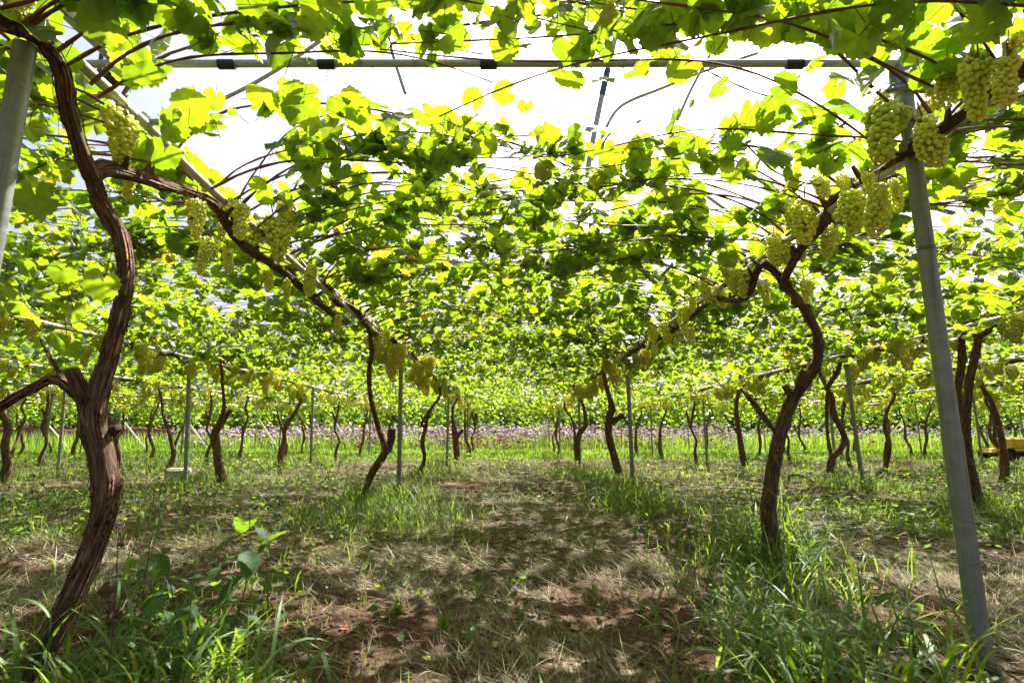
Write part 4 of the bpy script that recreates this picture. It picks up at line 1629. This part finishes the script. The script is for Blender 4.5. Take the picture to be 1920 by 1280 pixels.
# cut straw lying on the soil
mb = MB()
for n, y0, y1, wd, ln in ((70000, .85, 3.2, .0019, .12), (60000, 3.0, 7.5, .0032, .16), (30000, 7.2, 16, .007, .24)):
    x, y = frame_pts(rng, n, y0, y1)
    cl = vnoise(x, y, .7, 21) * .6 + vnoise(x, y, .22, 22) * .4
    lane = np.exp(-((x - .05 + .12 * np.sin(y)) / .42) ** 2)
    wrow = np.exp(-((x + .72 + .1 * np.sin(y * 1.3)) / .28) ** 2)
    k = rng.random(n) < np.clip((cl - .43 + .15 * lane + .12 * wrow - .2 * np.exp(-((x + .45) / .3) ** 2 - ((y - 1.7) / .5) ** 2) - .2 * np.exp(-((x - .5) / .25) ** 2 - ((y - 1.7) / .6) ** 2)) * 3.4, .10, 1)
    x, y = x[k], y[k]
    m_ = len(x)
    wind = vnoise(x, y, 1.3, 30) * 6.28
    az = wind + rng.normal(0, .9, m_)
    pal = np.array([(.46, .39, .24), (.34, .28, .15), (.26, .21, .11), (.55, .49, .34), (.24, .26, .12), (.17, .12, .07), (.20, .25, .12), (.30, .32, .18)])
    gi = rng.integers(0, 6, m_)
    grn = vnoise(x, y, .9, 33) > .55
    gi = np.where((rng.random(m_) < .6 * lane[k]), rng.choice([1, 2, 4, 6, 7], m_), gi)
    gi = np.where((rng.random(m_) < .7 * wrow[k]), rng.choice([0, 3, 3, 1], m_), gi)
    gi = np.where(grn & (rng.random(m_) < .6), rng.choice([4, 6, 7], m_), gi)
    tint = np.concatenate([pal[gi] * rng.uniform(.4, 1.1, (m_, 1)), np.ones((m_, 1))], 1)
    blades(mb, on_ground(x, y, .004), az, rng.uniform(.4, 1.3, m_) * ln, rng.uniform(.7, 1.5, m_) * wd, rng.normal(.1, .35, m_), rng.uniform(1.0, 1.62, m_), tint, 4, rng.uniform(-1, 1, m_), .002)
tag(mb.build("cut_straw", M['straw']), "cut dry grass lying over the reddish soil of the path", "straw", None, 'stuff')

# crumbs of soil among the straw
mb = MB()
sv, sf = ICO1
for n, y0, y1, r0 in ((7000, .85, 3, .006), (7000, 2.8, 7, .011)):
    x, y = frame_pts(rng, n, y0, y1)
    k = rng.random(n) < np.clip((.62 - vnoise(x, y, .7, 21)) * 3, .05, 1)
    x, y = x[k], y[k]
    m_ = len(x)
    r_ = r0 * rng.uniform(.4, 1.6, m_) ** 1.4
    p_ = on_ground(x, y) + np.stack([0 * x, 0 * x, r_ * .2], -1)
    v = p_[:, None] + sv[None] * r_[:, None, None] * rng.uniform(.7, 1.3, (m_, len(sv), 1)) * np.array([1, 1, .7])
    c = np.array([(.085, .048, .032)]) * rng.uniform(.6, 1.6, (m_, 1))
    mb.add(v.reshape(-1, 3), (sf[None] + (np.arange(m_) * len(sv))[:, None, None]).reshape(-1, 3), None, np.repeat(np.concatenate([c, np.ones((m_, 1))], 1), len(sv), 0), False)
tag(mb.build("soil_crumbs", M['straw']), "small crumbs of reddish soil scattered among the straw", "soil", None, 'stuff')

# short regrowth between the rows
mb = MB()
for n, y0, y1, wd, ln in ((9000, .9, 4, .0032, .07), (16000, 3.5, 9, .005, .09), (26000, 8.5, 19, .010, .13)):
    x, y = frame_pts(rng, n, y0, y1)
    cl = vnoise(x, y, .8, 41) * .55 + vnoise(x, y, .25, 42) * .45
    side = np.clip((np.abs(x) - 1.0) / 2.5, 0, 1) * .14
    k = rng.random(len(x)) < np.clip((cl + side - .50) * 4.5, .02, 1)
    x, y = x[k], y[k]
    m_ = len(x)
    blades(mb, on_ground(x, y, -.004), rng.uniform(0, 6.28, m_), rng.uniform(.4, 1.5, m_) * ln, rng.uniform(.7, 1.4, m_) * wd, rng.uniform(.1, 1.3, m_), rng.uniform(0, .7, m_), gtint(rng, m_, .06), 3, rng.uniform(-.4, .4, m_))
tag(mb.build("short_grass", M['grass']), "short patchy green grass sprouting between the vine rows", "grass", None, 'stuff')

# taller grass along the rows and at the vines' feet
mb = MB()
feet = np.array([(o.location.x, o.location.y) for o in bpy.data.objects if o.name.split('.')[0] in ("grapevine", "trellis_post")])
for n, y0, y1, wd, ln in ((3600, 1.7, 4.6, .0055, .15), (9000, 4.0, 9, .0065, .15), (15000, 8.5, 20.5, .012, .16)):
    x, y = frame_pts(rng, n, y0, y1)
    x = row_x[np.abs(x[:, None] - row_x[None]).argmin(1)] + rng.normal(0, .30, n)
    d = np.full(n, 9.0)
    for fx, fy in feet:
        d = np.minimum(d, np.hypot(x - fx, y - fy))
    cl = vnoise(x, y, 1.1, 51)
    k = rng.random(n) < np.clip((cl - .55) * 3 + np.exp(-(d / .45) ** 2) * .9, .03, 1)
    k &= ~((np.abs(x) < .75) & (y < 8))
    x, y, d = x[k], y[k], d[k]
    m_ = len(x)
    h = ln * rng.uniform(.45, 1.5, m_) * (1 + .7 * np.exp(-(d / .5) ** 2))
    blades(mb, on_ground(x, y, -.005), rng.uniform(0, 6.28, m_), h, rng.uniform(.7, 1.4, m_) * wd, rng.uniform(.2, 1.9, m_), rng.uniform(0, .5, m_), gtint(rng, m_, .01), 4, rng.uniform(-.3, .3, m_))
# clumps one can see in the photograph: (px, py on the ground, blades, spread, height, width)
for px_, py_, nb, sp, hh, ww in [
    (690, 960, 900, .8, .32, .0065), (745, 985, 350, .4, .30, .0065), (790, 985, 330, .5, .22, .006), (620, 1000, 260, .6, .2, .006), (740, 930, 250, .5, .26, .006),
    (1200, 960, 550, .45, .32, .006), (1170, 935, 300, .35, .30, .006), (1450, 1120, 240, .34, .26, .0075), (1440, 1060, 480, .17, .46, .008), (1475, 1085, 200, .2, .34, .008), (1380, 1090, 130, .3, .2, .0065), (1560, 1150, 150, .4, .18, .007),
    (40, 960, 320, .4, .20, .008), (20, 1010, 200, .35, .20, .008), (380, 925, 260, .45, .22, .007), (1110, 900, 300, .45, .3, .008), (1070, 890, 300, .6, .28, .009),
    (1620, 960, 400, .5, .22, .007), (1700, 985, 320, .45, .20, .007), (1880, 1000, 400, .5, .22, .007), (1830, 950, 300, .5, .3, .007), (560, 905, 260, .6, .24, .008), (860, 890, 260, .5, .22, .009), (440, 905, 160, .4, .2, .008),
]:
    c = at_g(px_, py_)
    x, y = c[0] + rng.normal(0, sp * .6, nb), c[1] + rng.normal(0, sp * .6, nb)
    blades(mb, on_ground(x, y, -.005), rng.uniform(0, 6.28, nb), hh * rng.uniform(.2, 1.25, nb), ww * rng.uniform(.5, 1.3, nb), rng.uniform(.3, 2.6, nb), rng.uniform(0, .9, nb), gtint(rng, nb, .02), 5, rng.uniform(-.4, .4, nb))
tag(mb.build("tall_grass", M['grass']), "lush taller grass standing along the vine rows and round their feet", "grass", None, 'stuff')

# broad foreground grass in the two lower corners
mb = MB()
for px_, py_, nb, sp, hh, ww in [
    (1640, 1330, 130, .16, .34, .013), (1500, 1290, 120, .16, .30, .012), (1420, 1210, 90, .14, .28, .011), (1760, 1380, 70, .14, .32, .013), (1560, 1220, 90, .16, .28, .011), (1350, 1330, 45, .12, .24, .010),
    (330, 1330, 95, .15, .30, .013), (220, 1290, 70, .12, .28, .012), (410, 1260, 80, .12, .26, .011), (120, 1360, 60, .12, .28, .012), (480, 1340, 60, .12, .22, .011), (30, 1330, 60, .10, .30, .011), (270, 1220, 50, .12, .28, .011), (450, 1190, 30, .1, .2, .01),
]:
    c = at_g(px_, py_)
    nb = int(nb * .72)
    x, y = c[0] + rng.normal(0, sp * .8, nb), c[1] + rng.normal(0, sp * .8, nb)
    ok = y > .78
    x, y = x[ok], y[ok]
    nb = len(x)
    blades(mb, on_ground(x, y, -.005), rng.uniform(0, 6.28, nb), hh * rng.uniform(.4, 1.25, nb), ww * rng.uniform(.5, 1.25, nb), rng.uniform(.6, 2.2, nb), rng.uniform(.05, .8, nb), gtint(rng, nb), 8, rng.uniform(-.5, .5, nb))
tag(mb.build("broad_grass", M['grass']), "broad-bladed weedy grass sprawling close in the front corners", "grass", None, 'stuff')

# low leafy ground cover
def oval_template():
    t = np.linspace(0, 2 * np.pi, 9)[:-1]
    x, y = .42 * np.sin(t), .5 - .5 * np.cos(t)
    v = np.stack([np.concatenate([[0], x]), np.concatenate([[.45], y]), np.concatenate([[-.05], .12 * np.abs(x) - .10 * (y - .4) ** 2])], -1)
    f = np.array([(0, 1 + i, 1 + (i + 1) % 8) for i in range(8)])
    if np.cross(v[f[0][1]] - v[f[0][0]], v[f[0][2]] - v[f[0][0]])[2] < 0:
        f = f[:, ::-1]
    return v, f


OVAL = [oval_template()]
mb = MB()
for n, y0, y1, sz in ((3600, 1.2, 4, .022), (12000, 3.5, 9, .032), (20000, 8.5, 20, .05)):
    x, y = frame_pts(rng, n, y0, y1)
    cl = vnoise(x, y, 1.2, 61) * .6 + vnoise(x, y, .3, 62) * .4
    side = np.clip((np.abs(x) - .9) / 2.0, 0, 1) * .22 - .08
    k = rng.random(n) < np.clip((cl + side - .50) * 4, .01, 1)
    x, y = x[k], y[k]
    m_ = len(x)
    nor = norm(np.stack([rng.normal(0, .5, m_), rng.normal(0, .5, m_), np.ones(m_)], -1))
    t = rng.normal(0, 1, (m_, 3)) * [1, 1, .3]
    tip = norm(t - nor * (t * nor).sum(-1, keepdims=True))
    hgt = rng.uniform(.01, .10, m_) * (1 + (y > 4) * .5)
    scatter(mb, OVAL, on_ground(x, y) + np.stack([0 * x, 0 * x, hgt], -1), tip, nor, sz * rng.uniform(.5, 1.6, m_), gtint(rng, m_), rng)
tag(mb.build("ground_weeds", M['weed']), "low leafy weeds carpeting the ground between rows", "weeds", None, 'stuff')

# sunlit meadow beyond the last posts
mb = MB()
n = 42000
y = rng.uniform(14.5, 22, n)
x = rng.uniform(-1, 1, n) * (y * 1.05 + 1)
k = ~((np.abs(x) < .45 * rng.random(n) ** .5) & (y < 17))
x, y = x[k], y[k]
n = len(x)
blades(mb, on_ground(x, y, -.005), rng.uniform(0, 6.28, n), rng.uniform(.05, .15, n) * (.7 + .8 * vnoise(x, y, 2, 71)), rng.uniform(.012, .026, n), rng.uniform(.2, 1.2, n), rng.uniform(0, .5, n), gtint(rng, n, .015), 3, rng.uniform(-.3, .3, n))
tag(mb.build("meadow_grass", M['grass']), "bright sunlit meadow grass beyond the end of the vine rows", "grass", None, 'stuff')

# ------------------------------------------------------------------ weeds that can be told apart
def foxtail(px_, py_, yd, hgt, lean_az, label, size=1.0, droop=1.0):
    """a foxtail stem whose bristly head is at the given place"""
    head = at_y(px_, py_, yd)
    g0 = np.array([head[0] + .05 * math.cos(lean_az + 3.1), head[1] + .05 * math.sin(lean_az + 3.1), 0])
    g0[2] = float(gz(g0[0], g0[1]))
    root = empty("foxtail_weed", g0)
    rel = head - g0
    rel[2] = max(rel[2], .12)
    dirv = np.array([math.cos(lean_az), math.sin(lean_az), 0])
    stem = catmull([(0, 0, -.01), rel * [.35, .35, .55], rel], 14)
    m = MB()
    tube(m, stem, np.linspace(.0016, .001, 14), 5, col=(.4, .3, 0, 1))
    m.build("stem", M['grass'], root)
    L = .065 * size
    ax = catmull([rel, rel + (dirv * .25 * droop + [0, 0, .9]) * L * .45, rel + dirv * L * .55 * droop + np.array([0, 0, .75]) * L * (1.2 - .5 * droop), rel + dirv * L * 1.05 * droop + np.array([0, 0, .42]) * L * (1.9 - 1.4 * droop)], 22)
    m = MB()
    rg = np.random.default_rng(int(px_ * 7 + py_))
    prof = .0048 * size * np.interp(np.linspace(0, 1, 22), [0, .15, .6, 1], [.5, 1, .9, .25])
    tube(m, ax, prof, 7, ridge=.25, seed=int(px_), col=(.24, .34, .08, 1))
    nb = 420
    i = rg.integers(0, 22, nb)
    d = norm(rg.normal(0, 1, (nb, 3)) + norm(np.gradient(ax, axis=0))[i] * .9)
    a = ax[i] + d * prof[i][:, None] * .7
    b = a + d * rg.uniform(.004, .010, (nb, 1)) * size
    dd = norm(np.cross(d, rg.normal(0, 1, (nb, 3)))) * .00028
    v = np.stack([a - dd, a + dd, b], 1).reshape(-1, 3)
    m.add(v, np.arange(nb * 3).reshape(-1, 3), None, np.tile([.50, .58, .22, 1], (nb * 3, 1)))
    m.build("seed_head", M['foxtail'], root)
    m = MB()
    nl = 3
    bs = np.array([stem[int(q)] for q in (3, 6, 9)])
    blades(m, bs, rg.uniform(0, 6.28, nl), rg.uniform(.10, .2, nl), np.full(nl, .008), rg.uniform(.6, 1.6, nl), rg.uniform(.3, .8, nl), gtint(rg, nl), 7)
    m.build("leaves", M['grass'], root)
    tag(root, label, "foxtail", "foxtail weeds in the grass")


foxtail(256, 1010, 1.6, .3, 1.4, "upright green foxtail head just right of the thick gnarled trunk", 1.25, .15)
foxtail(100, 1075, 1.35, .25, 2.6, "blurred drooping foxtail head left of the thick gnarled trunk", .8, 1.0)
foxtail(295, 1000, 1.75, .25, 1.0, "slim foxtail spike left of the broad-leaved weed", .8, .2)
foxtail(365, 1075, 1.5, .2, 2.0, "short foxtail at the edge of the left grass clump, facing the path", .8, .6)
foxtail(1478, 905, 2.6, .3, -.3, "pale arching foxtail head curling beside the S-bent vine", 1.3, 1.35)
foxtail(1310, 955, 2.7, .25, .4, "foxtail leaning over the bare soil left of the S-bent vine", 1.1, .9)
foxtail(1370, 1115, 1.75, .25, .2, "dark drooping foxtail in the grass below the S-bent vine", 1.1, 1.1)
foxtail(1470, 1240, 1.15, .25, 2.2, "thick foxtail standing in the front grass clump right of the path", 1.0, .2)
foxtail(1620, 1270, 1.05, .25, 1.6, "pale foxtail head in the front grass, next left of the large near post", 1.0, .3)
foxtail(1225, 1150, 1.5, .2, 2.5, "small foxtail on the path side of the right grass clump", .8, .7)
foxtail(1545, 1205, 1.3, .2, 0.4, "foxtail tilting towards the large near post from mid clump", .8, .8)
foxtail(716, 850, 4.9, .4, 1.5, "whitish foxtail spike in front of the grassy stump", 1.5, .1)
foxtail(1000, 1240, 1.3, .1, 2.5, "tiny stray foxtail lying low on the open path", .5, .9)


def weed(px_, py_, yd, h, n, leaf, label, seed, name="broadleaf_weed"):
    rg = np.random.default_rng(seed)
    b = at_g(px_, py_) if yd is None else at_y(px_, py_, yd)
    b[2] = float(gz(b[0], b[1]))
    root = empty(name, b)
    top = np.array([rg.normal(0, .04), rg.normal(0, .04), h])
    stem = catmull([(0, 0, -.01), top * [.7, .2, .5], top], 16)
    m = MB()
    tube(m, stem, np.linspace(.0028, .0014, 16), 6, col=(.5, .2, .35, 1))
    m.build("stem", M['weed'], root)
    t = np.linspace(.25, 1, n)
    m = MB()
    pos = np.array([stem[int(q * 15)] for q in t])
    az = np.arange(n) * 2.4 + rg.uniform(0, 6)
    tip = norm(np.stack([np.cos(az), np.sin(az), rg.normal(-.35, .4, n)], -1))
    up = np.array([[0, 0, 1.0]]) + rg.normal(0, .2, (n, 3))
    nor = norm(up - tip * (up * tip).sum(-1, keepdims=True))
    pt = pos + tip * .03
    scatter(m, OVAL_BIG, pt, tip, nor, leaf * rg.uniform(.55, 1.15, n), gtint(rg, n) * [1, .9, 1, 1], rg)
    petioles(m, pos, pt, .001)
    m.build("leaves", M['weed'], root)
    tag(root, label, "weed", "leafy weeds one by one")
    return root


def big_oval():
    n = 17
    t = np.linspace(0, 1, n)
    w = np.sin(np.pi * t ** .75) * .27
    pts = [(0, 0, 0)]
    v, f = [], []
    for i, q in enumerate(t):
        z = -.35 * (q - .3) ** 2
        for s in (-1, -.5, 0, .5, 1):
            v.append((s * w[i], q, z + .22 * abs(s) * w[i] + .012 * math.sin(q * 30) * abs(s)))
    for i in range(n - 1):
        for j in range(4):
            a = i * 5 + j
            f += [(a, a + 1, a + 6), (a, a + 6, a + 5)]
    return np.array(v), np.array(f)


OVAL_BIG = [big_oval()]
weed(432, 1190, None, .42, 13, .125, "tall broad-leaved weed with big drooping leaves at the path's left edge", 3)
weed(505, 1150, None, .20, 8, .06, "smaller weed with narrow pale leaves right of the tall broad-leaved one", 4)
weed(330, 1215, None, .22, 10, .07, "bushy leafy weed between the gnarled trunk and the tall weed", 5)
weed(240, 1230, None, .24, 9, .08, "dark leafy weed hugging the base of the gnarled trunk", 6)
weed(1420, 1040, None, .26, 10, .075, "leafy climbing weed against the foot of the S-bent vine", 7)
weed(1475, 1030, None, .24, 9, .07, "leafy weed on the far side of the S-bent vine's foot", 8)
weed(60, 955, None, .28, 12, .09, "sprawling weed patch plant at the far left of the gnarled trunk", 9)
weed(1215, 1010, None, .18, 7, .06, "single leafy sprig beside the grass right of the path", 10)
weed(1690, 1215, None, .16, 8, .06, "low sunlit weed left of the large near post's lower half", 11)
for q, (px_, py_, h_, n_, lf_, lab) in enumerate([
    (375, 1150, .20, 9, .075, "leafy weed with long stems, between the dead stalk and the tall broad-leaved weed"), (300, 1140, .17, 9, .06, "small bright weed just behind the bushy one near the gnarled trunk"), (415, 1235, .15, 9, .07, "low weed with wide leaves at the foot of the tall broad-leaved one"), (190, 1265, .16, 8, .07, "low weed right against the gnarled trunk's root"),
    (1400, 1085, .18, 9, .06, "light green weed on the path side of the S-bent vine's foot"), (1510, 1095, .17, 9, .06, "light green weed just right of the S-bent vine's foot"), (1345, 1150, .14, 8, .05, "small weed at the path edge of the right grass clump"), (1590, 1250, .16, 8, .065, "leafy weed deep in the front grass by the near post"), (1450, 1000, .42, 14, .06, "climbing weed winding up the S-bent vine's lower trunk"),
    (260, 1185, .30, 12, .10, "tall leafy weed right of the gnarled trunk, over the broad grass"), (345, 1255, .26, 12, .09, "dense leafy weed at the front of the left grass clump"), (1425, 1000, .36, 13, .065, "climbing weed on the path side of the S-bent vine's lower trunk"), (1490, 1060, .30, 12, .06, "bushy weed hiding the foot of the S-bent vine"), (1720, 1275, .22, 10, .075, "leafy weed against the near post's base"),
    (30, 1010, .18, 10, .08, "low leafy weed at the far left in front of the sprawling patch plant"), (1600, 1000, .14, 9, .06, "low leafy weed on the straw between the S-bent vine and the near post")]):
    weed(px_, py_, None, h_, n_, lf_, lab, 30 + q)
for q, (px_, py_, s, lab) in enumerate([(748, 1145, .055, "bright yellow-green seedling standing on the left side of the path"), (832, 1165, .055, "single upright pale seedling in the middle of the path"), (785, 1115, .05, "bluish seedling a step behind the bright pair on the path"),
                                        (1118, 1105, .05, "small pale seedling on the right side of the path"), (893, 1085, .045, "green seedling lying low in the path centre"), (690, 1075, .06, "yellowish sprig on bare soil left of the path"), (1093, 958, .05, "bright weed sprig in the far straw on the path")]):
    rg = np.random.default_rng(500 + q)
    b = at_g(px_, py_)
    b[2] = float(gz(b[0], b[1]))
    m = MB()
    nl = 3
    az = rg.uniform(0, 6.28, nl)
    tip = norm(np.stack([np.cos(az) * .45, np.sin(az) * .45, np.ones(nl)], -1))
    up = np.stack([rg.normal(0, .3, nl), -np.ones(nl), rg.normal(.3, .2, nl)], -1)
    nor = norm(up - tip * (up * tip).sum(-1, keepdims=True))
    scatter(m, OVAL_BIG, np.zeros((nl, 3)), tip, nor, s * rg.uniform(.6, 1.1, nl), np.tile([.95, .3, 0, 1], (nl, 1)), rg)
    o = m.build("seedling", M['weed'])
    o.location = tuple(b)
    tag(o, lab, "seedling", "seedlings on the path")

# shrivelled dry leaves on a dead stalk beside the gnarled trunk
b = at_y(212, 1190, 1.45)
b[2] = float(gz(b[0], b[1]))
root = empty("dead_weed", b)
top = at_y(222, 1010, 1.45) - b
m = MB()
tube(m, catmull([(0, 0, 0), top * .5 + [.006, 0, 0], top], 12), .0016, 5)
m.build("stem", M['dry_leaf'], root)
rg = np.random.default_rng(8)
m = MB()
pos = np.array([at_y(200, 1105, 1.44), at_y(208, 1140, 1.44), at_y(222, 1150, 1.43), at_y(206, 1165, 1.44), at_y(224, 1020, 1.45)]) - b
nl = len(pos)
tip = norm(np.stack([rg.normal(0, .4, nl), rg.normal(0, .3, nl), -np.ones(nl)], -1))
up = np.stack([rg.normal(0, .5, nl), -np.ones(nl), rg.normal(0, .2, nl)], -1)
nor = norm(up - tip * (up * tip).sum(-1, keepdims=True))
scatter(m, [(v * [.7, 1, 2.6], f) for v, f in T_HI], pos, tip, nor, np.full(nl, .028) * rg.uniform(.6, 1.2, nl), gtint(rg, nl), rg)
m.build("leaves", M['dry_leaf'], root)
tag(root, "dead stalk with shrivelled dark brown leaves beside the gnarled trunk", "dead weed")

# fallen leaves on the ground
mb_rng = np.random.default_rng(61)
fl = [(722, 1000, "yellow"), (735, 998, "yellow"), (650, 1030, "yellow"), (758, 1005, "rust"), (806, 1055, "rust"), (795, 1050, "yellow"), (1205, 1020, "tan"), (925, 1200, "tan"), (1080, 1170, "tan"), (870, 1178, "tan"), (645, 1178, "rust"), (1640, 1110, "rust"), (1850, 1110, "rust"), (1290, 890, "tan"), (560, 1040, "tan"), (1010, 930, "yellow"), (985, 1060, "yellow"), (800, 1235, "yellow")]
WHERE = {}
for q, (px_, py_, colr) in enumerate(fl):
    b = at_g(px_, py_)
    b[2] = float(gz(b[0], b[1])) + .012
    m = MB()
    nor = norm(np.array([[mb_rng.normal(0, .25), mb_rng.normal(-.1, .25), 1.0]]))
    t = mb_rng.normal(0, 1, (1, 3)) * [1, 1, .1]
    tip = norm(t - nor * (t * nor).sum(-1, keepdims=True))
    base = {"yellow": (.62, .52, .06), "rust": (.34, .09, .04), "tan": (.42, .28, .15)}[colr]
    scatter(m, T_MID, np.zeros((1, 3)), tip, nor, np.array([mb_rng.uniform(.013, .024)]), np.array([[*base, 1.0]]), mb_rng)
    o = m.build("fallen_leaf", M['straw'])
    o.location = tuple(b)
    WHERE.setdefault(colr, []).append(o)
for colr, os_ in WHERE.items():
    os_.sort(key=lambda o: o.location.y)
    for q, o in enumerate(os_):
        tag(o, f"{colr} fallen vine leaf on the soil, {ordn(q + 1)} nearest of the {colr} ones", "fallen leaf", "fallen leaves on the ground")

# ------------------------------------------------------------------ things at the far side
# concrete footing
b = at_g(338, 901)
m = MB()
v, f = ICO2
box(m, (b[0], b[1], .075), (.36, .30, .22), .15, .03)
o = m.build("concrete_footing", M['concrete'])
mb_v = np.random.default_rng(3)
for vv in o.data.vertices:
    vv.co.x += mb_v.normal(0, .006)
    vv.co.z += mb_v.normal(0, .005)
tag(o, "rough beige concrete block on the grass at the tall pole", "block")

# yellow cultivator
c = at_g(1900, 866)
root = empty("cultivator", (c[0], c[1], 0))
root.scale = (.74, .74, .74)
tag(root, "small yellow farm machine parked beyond the right-hand rows", "machine")
m = MB()
box(m, (0, 0, .62), (.62, .8, .38), .1, .06)
m.build("hood", M['yellow_paint'], root)
m = MB()
box(m, (-.35, 0, .40), (.9, .9, .10), .1, .03)
box(m, (-.75, -.1, .33), (.5, .5, .10), .1, .04)
m.build("fender", M['yellow_paint'], root)
m = MB()
box(m, (0, 0, .28), (.95, .6, .18), .1, .02)
tube(m, catmull([(.3, .1, .8), (.55, .2, 1.05), (.8, .25, 1.1)], 10), .018, 8)
m.build("chassis", M['black_rubber'], root)
for wx in (-.5, .4):
    for wy in (-.45, .45):
        m = MB()
        t = np.linspace(0, 2 * np.pi, 25)
        ring = np.stack([wx + .19 * np.cos(t), np.full(25, wy), .24 + .19 * np.sin(t)], -1)
        tube(m, ring, .075, 12, cap=False)
        rod(m, (wx, wy - .05, .24), (wx, wy + .05, .24), .13, 20)
        m.build("wheel", M['tyre'], root)

# red bucket in front of the flowers
c = at_g(949, 842)
root = empty("bucket", (c[0], c[1] , 0.0))
tag(root, "small red bucket tipped in front of the flower bed at the path's end", "bucket")
m = MB()
tube(m, catmull([(0, 0, .12), (.02, 0, .45), (.03, 0, .50)], 8), np.array([.11, .12, .13, .14, .15, .155, .165, .165]), 20)
m.build("body", M['red_plastic'], root)
m = MB()
t = np.linspace(0, np.pi, 14)
tube(m, np.stack([.03 + .16 * np.cos(t), 0 * t, .50 + .16 * np.sin(t)], -1), .006, 6)
m.build("handle", M['wire'], root)

# rust red netting and blue sheeting low behind the left rows
def low_fence(name, x0, x1, y, z0, z1, mat, label, cat, seed):
    m = MB()
    n = 60
    xs = np.linspace(x0, x1, n)
    rg = np.random.default_rng(seed)
    zt = z1 + .09 * (vnoise(xs, xs * 0, 1.3, seed) - .5) * 2
    yo = y + .12 * (vnoise(xs, xs * 0, .8, seed + 1) - .5) * 2
    rows = []
    for dy in (0, .03):
        for z in (0, .5, 1):
            rows.append(np.stack([xs, yo + dy + .05 * np.sin(z * 3 + xs * 2), z0 + (zt - z0) * z], -1))
    v = np.concatenate(rows)
    f = []
    for a, b_ in ((0, 1), (1, 2), (3, 4), (4, 5), (2, 5), (0, 3)):
        for i in range(n - 1):
            f.append((a * n + i, a * n + i + 1, b_ * n + i + 1, b_ * n + i))
    m.add(v, np.array(f), v)
    o = m.build(name, mat)
    tag(o, label, cat)


low_fence("netting", -26, -15.3, 24.6, .25, .95, M['netting'], "rust-red netting strip standing beyond the left vine rows", "netting", 5)
low_fence("sheeting", -26, -16, 24.2, .02, .22, M['tarp'], "blue plastic sheeting lying along the foot of the red netting", "sheeting", 15)

# flower bed beyond the meadow
mb = MB()
n = 26000
y = rng.uniform(20.6, 26, n)
x = rng.uniform(-1, 1, n) * (y + 3)
keep = ~((x < -14) & (y < 24.6)) & (rng.random(n) < np.where(x > 9, .22, np.where(x < -13, .4, 1)))
keep &= rng.random(n) < np.clip(-.15 + 1.3 * vnoise(x, y, 1.1, 81), 0, 1)
x, y = x[keep], y[keep]
n = len(x)
top = .75 + .42 * vnoise(x, y, .9, 82)
z = top * (.12 + .88 * rng.random(n) ** .7)
pal = np.array([(.62, .55, .58), (.58, .42, .50), (.50, .30, .38), (.66, .60, .60), (.36, .22, .26), (.62, .28, .40), (.50, .12, .20), (.55, .18, .26)])
ci = rng.integers(0, 5, n)
pk = vnoise(x, y, 1.6, 83)
ci = np.where((pk > .74) & (z < .5) & (rng.random(n) < .8), rng.integers(5, 8, n), ci)
tint = np.concatenate([pal[ci] * rng.uniform(.7, 1.05, (n, 1)), np.ones((n, 1))], 1)
sv, sf = ico(1)
sz = rng.uniform(.03, .075, n)
v = np.stack([x, y, z], -1)[:, None, :] + sv[None] * sz[:, None, None] * np.array([1, 1, .8])
v = v + rng.normal(0, .01, v.shape)
mb.add(v.reshape(-1, 3), (sf[None] + (np.arange(n) * len(sv))[:, None, None]).reshape(-1, 3), None, np.repeat(tint, len(sv), 0), False)
tag(mb.build("flowers", M['flower']), "band of white, lilac and pink blossom beyond the meadow", "flowers", None, 'stuff')
mb = MB()
n = 24000
y = rng.uniform(20.8, 26.5, n)
x = rng.uniform(-1, 1, n) * (y + 3)
blades(mb, on_ground(x, y), rng.uniform(0, 6.28, n), rng.uniform(.25, .9, n), rng.uniform(.012, .035, n), rng.uniform(0, .7, n), rng.uniform(0, .35, n), gtint(rng, n), 3)
tag(mb.build("flower_leaves", M['grass']), "green stems and leaves standing among the far blossom", "leaves", None, 'stuff')

# distant wood behind everything
mb = MB()
n = 22000
x = rng.uniform(-75, 75, n)
hgt = 3.0 + 3.2 * vnoise(x, x * 0 + 3, 6, 91) + 1.2 * vnoise(x, x * 0 + 9, 1.7, 92)
z = hgt * rng.random(n) ** .8
y = 48 + rng.uniform(0, 5, n) + .5 * np.abs(z - 2)
nor = norm(rng.normal(0, 1, (n, 3)) + [0, -.3, .8])
t = rng.normal(0, 1, (n, 3))
tip = norm(t - nor * (t * nor).sum(-1, keepdims=True))
g0 = np.array([(.08, .15, .035), (.11, .19, .045), (.06, .12, .03), (.15, .21, .06)])[rng.integers(0, 4, n)]
scatter(mb, T_LOW, np.stack([x, y, z], -1), tip, nor, rng.uniform(.22, .5, n), np.concatenate([g0 * rng.uniform(.7, 1.3, (n, 1)), np.ones((n, 1))], 1), rng)
tag(mb.build("distant_woods", M['tree']), "far green wood closing the view behind the flower bed", "woods", None, 'stuff')
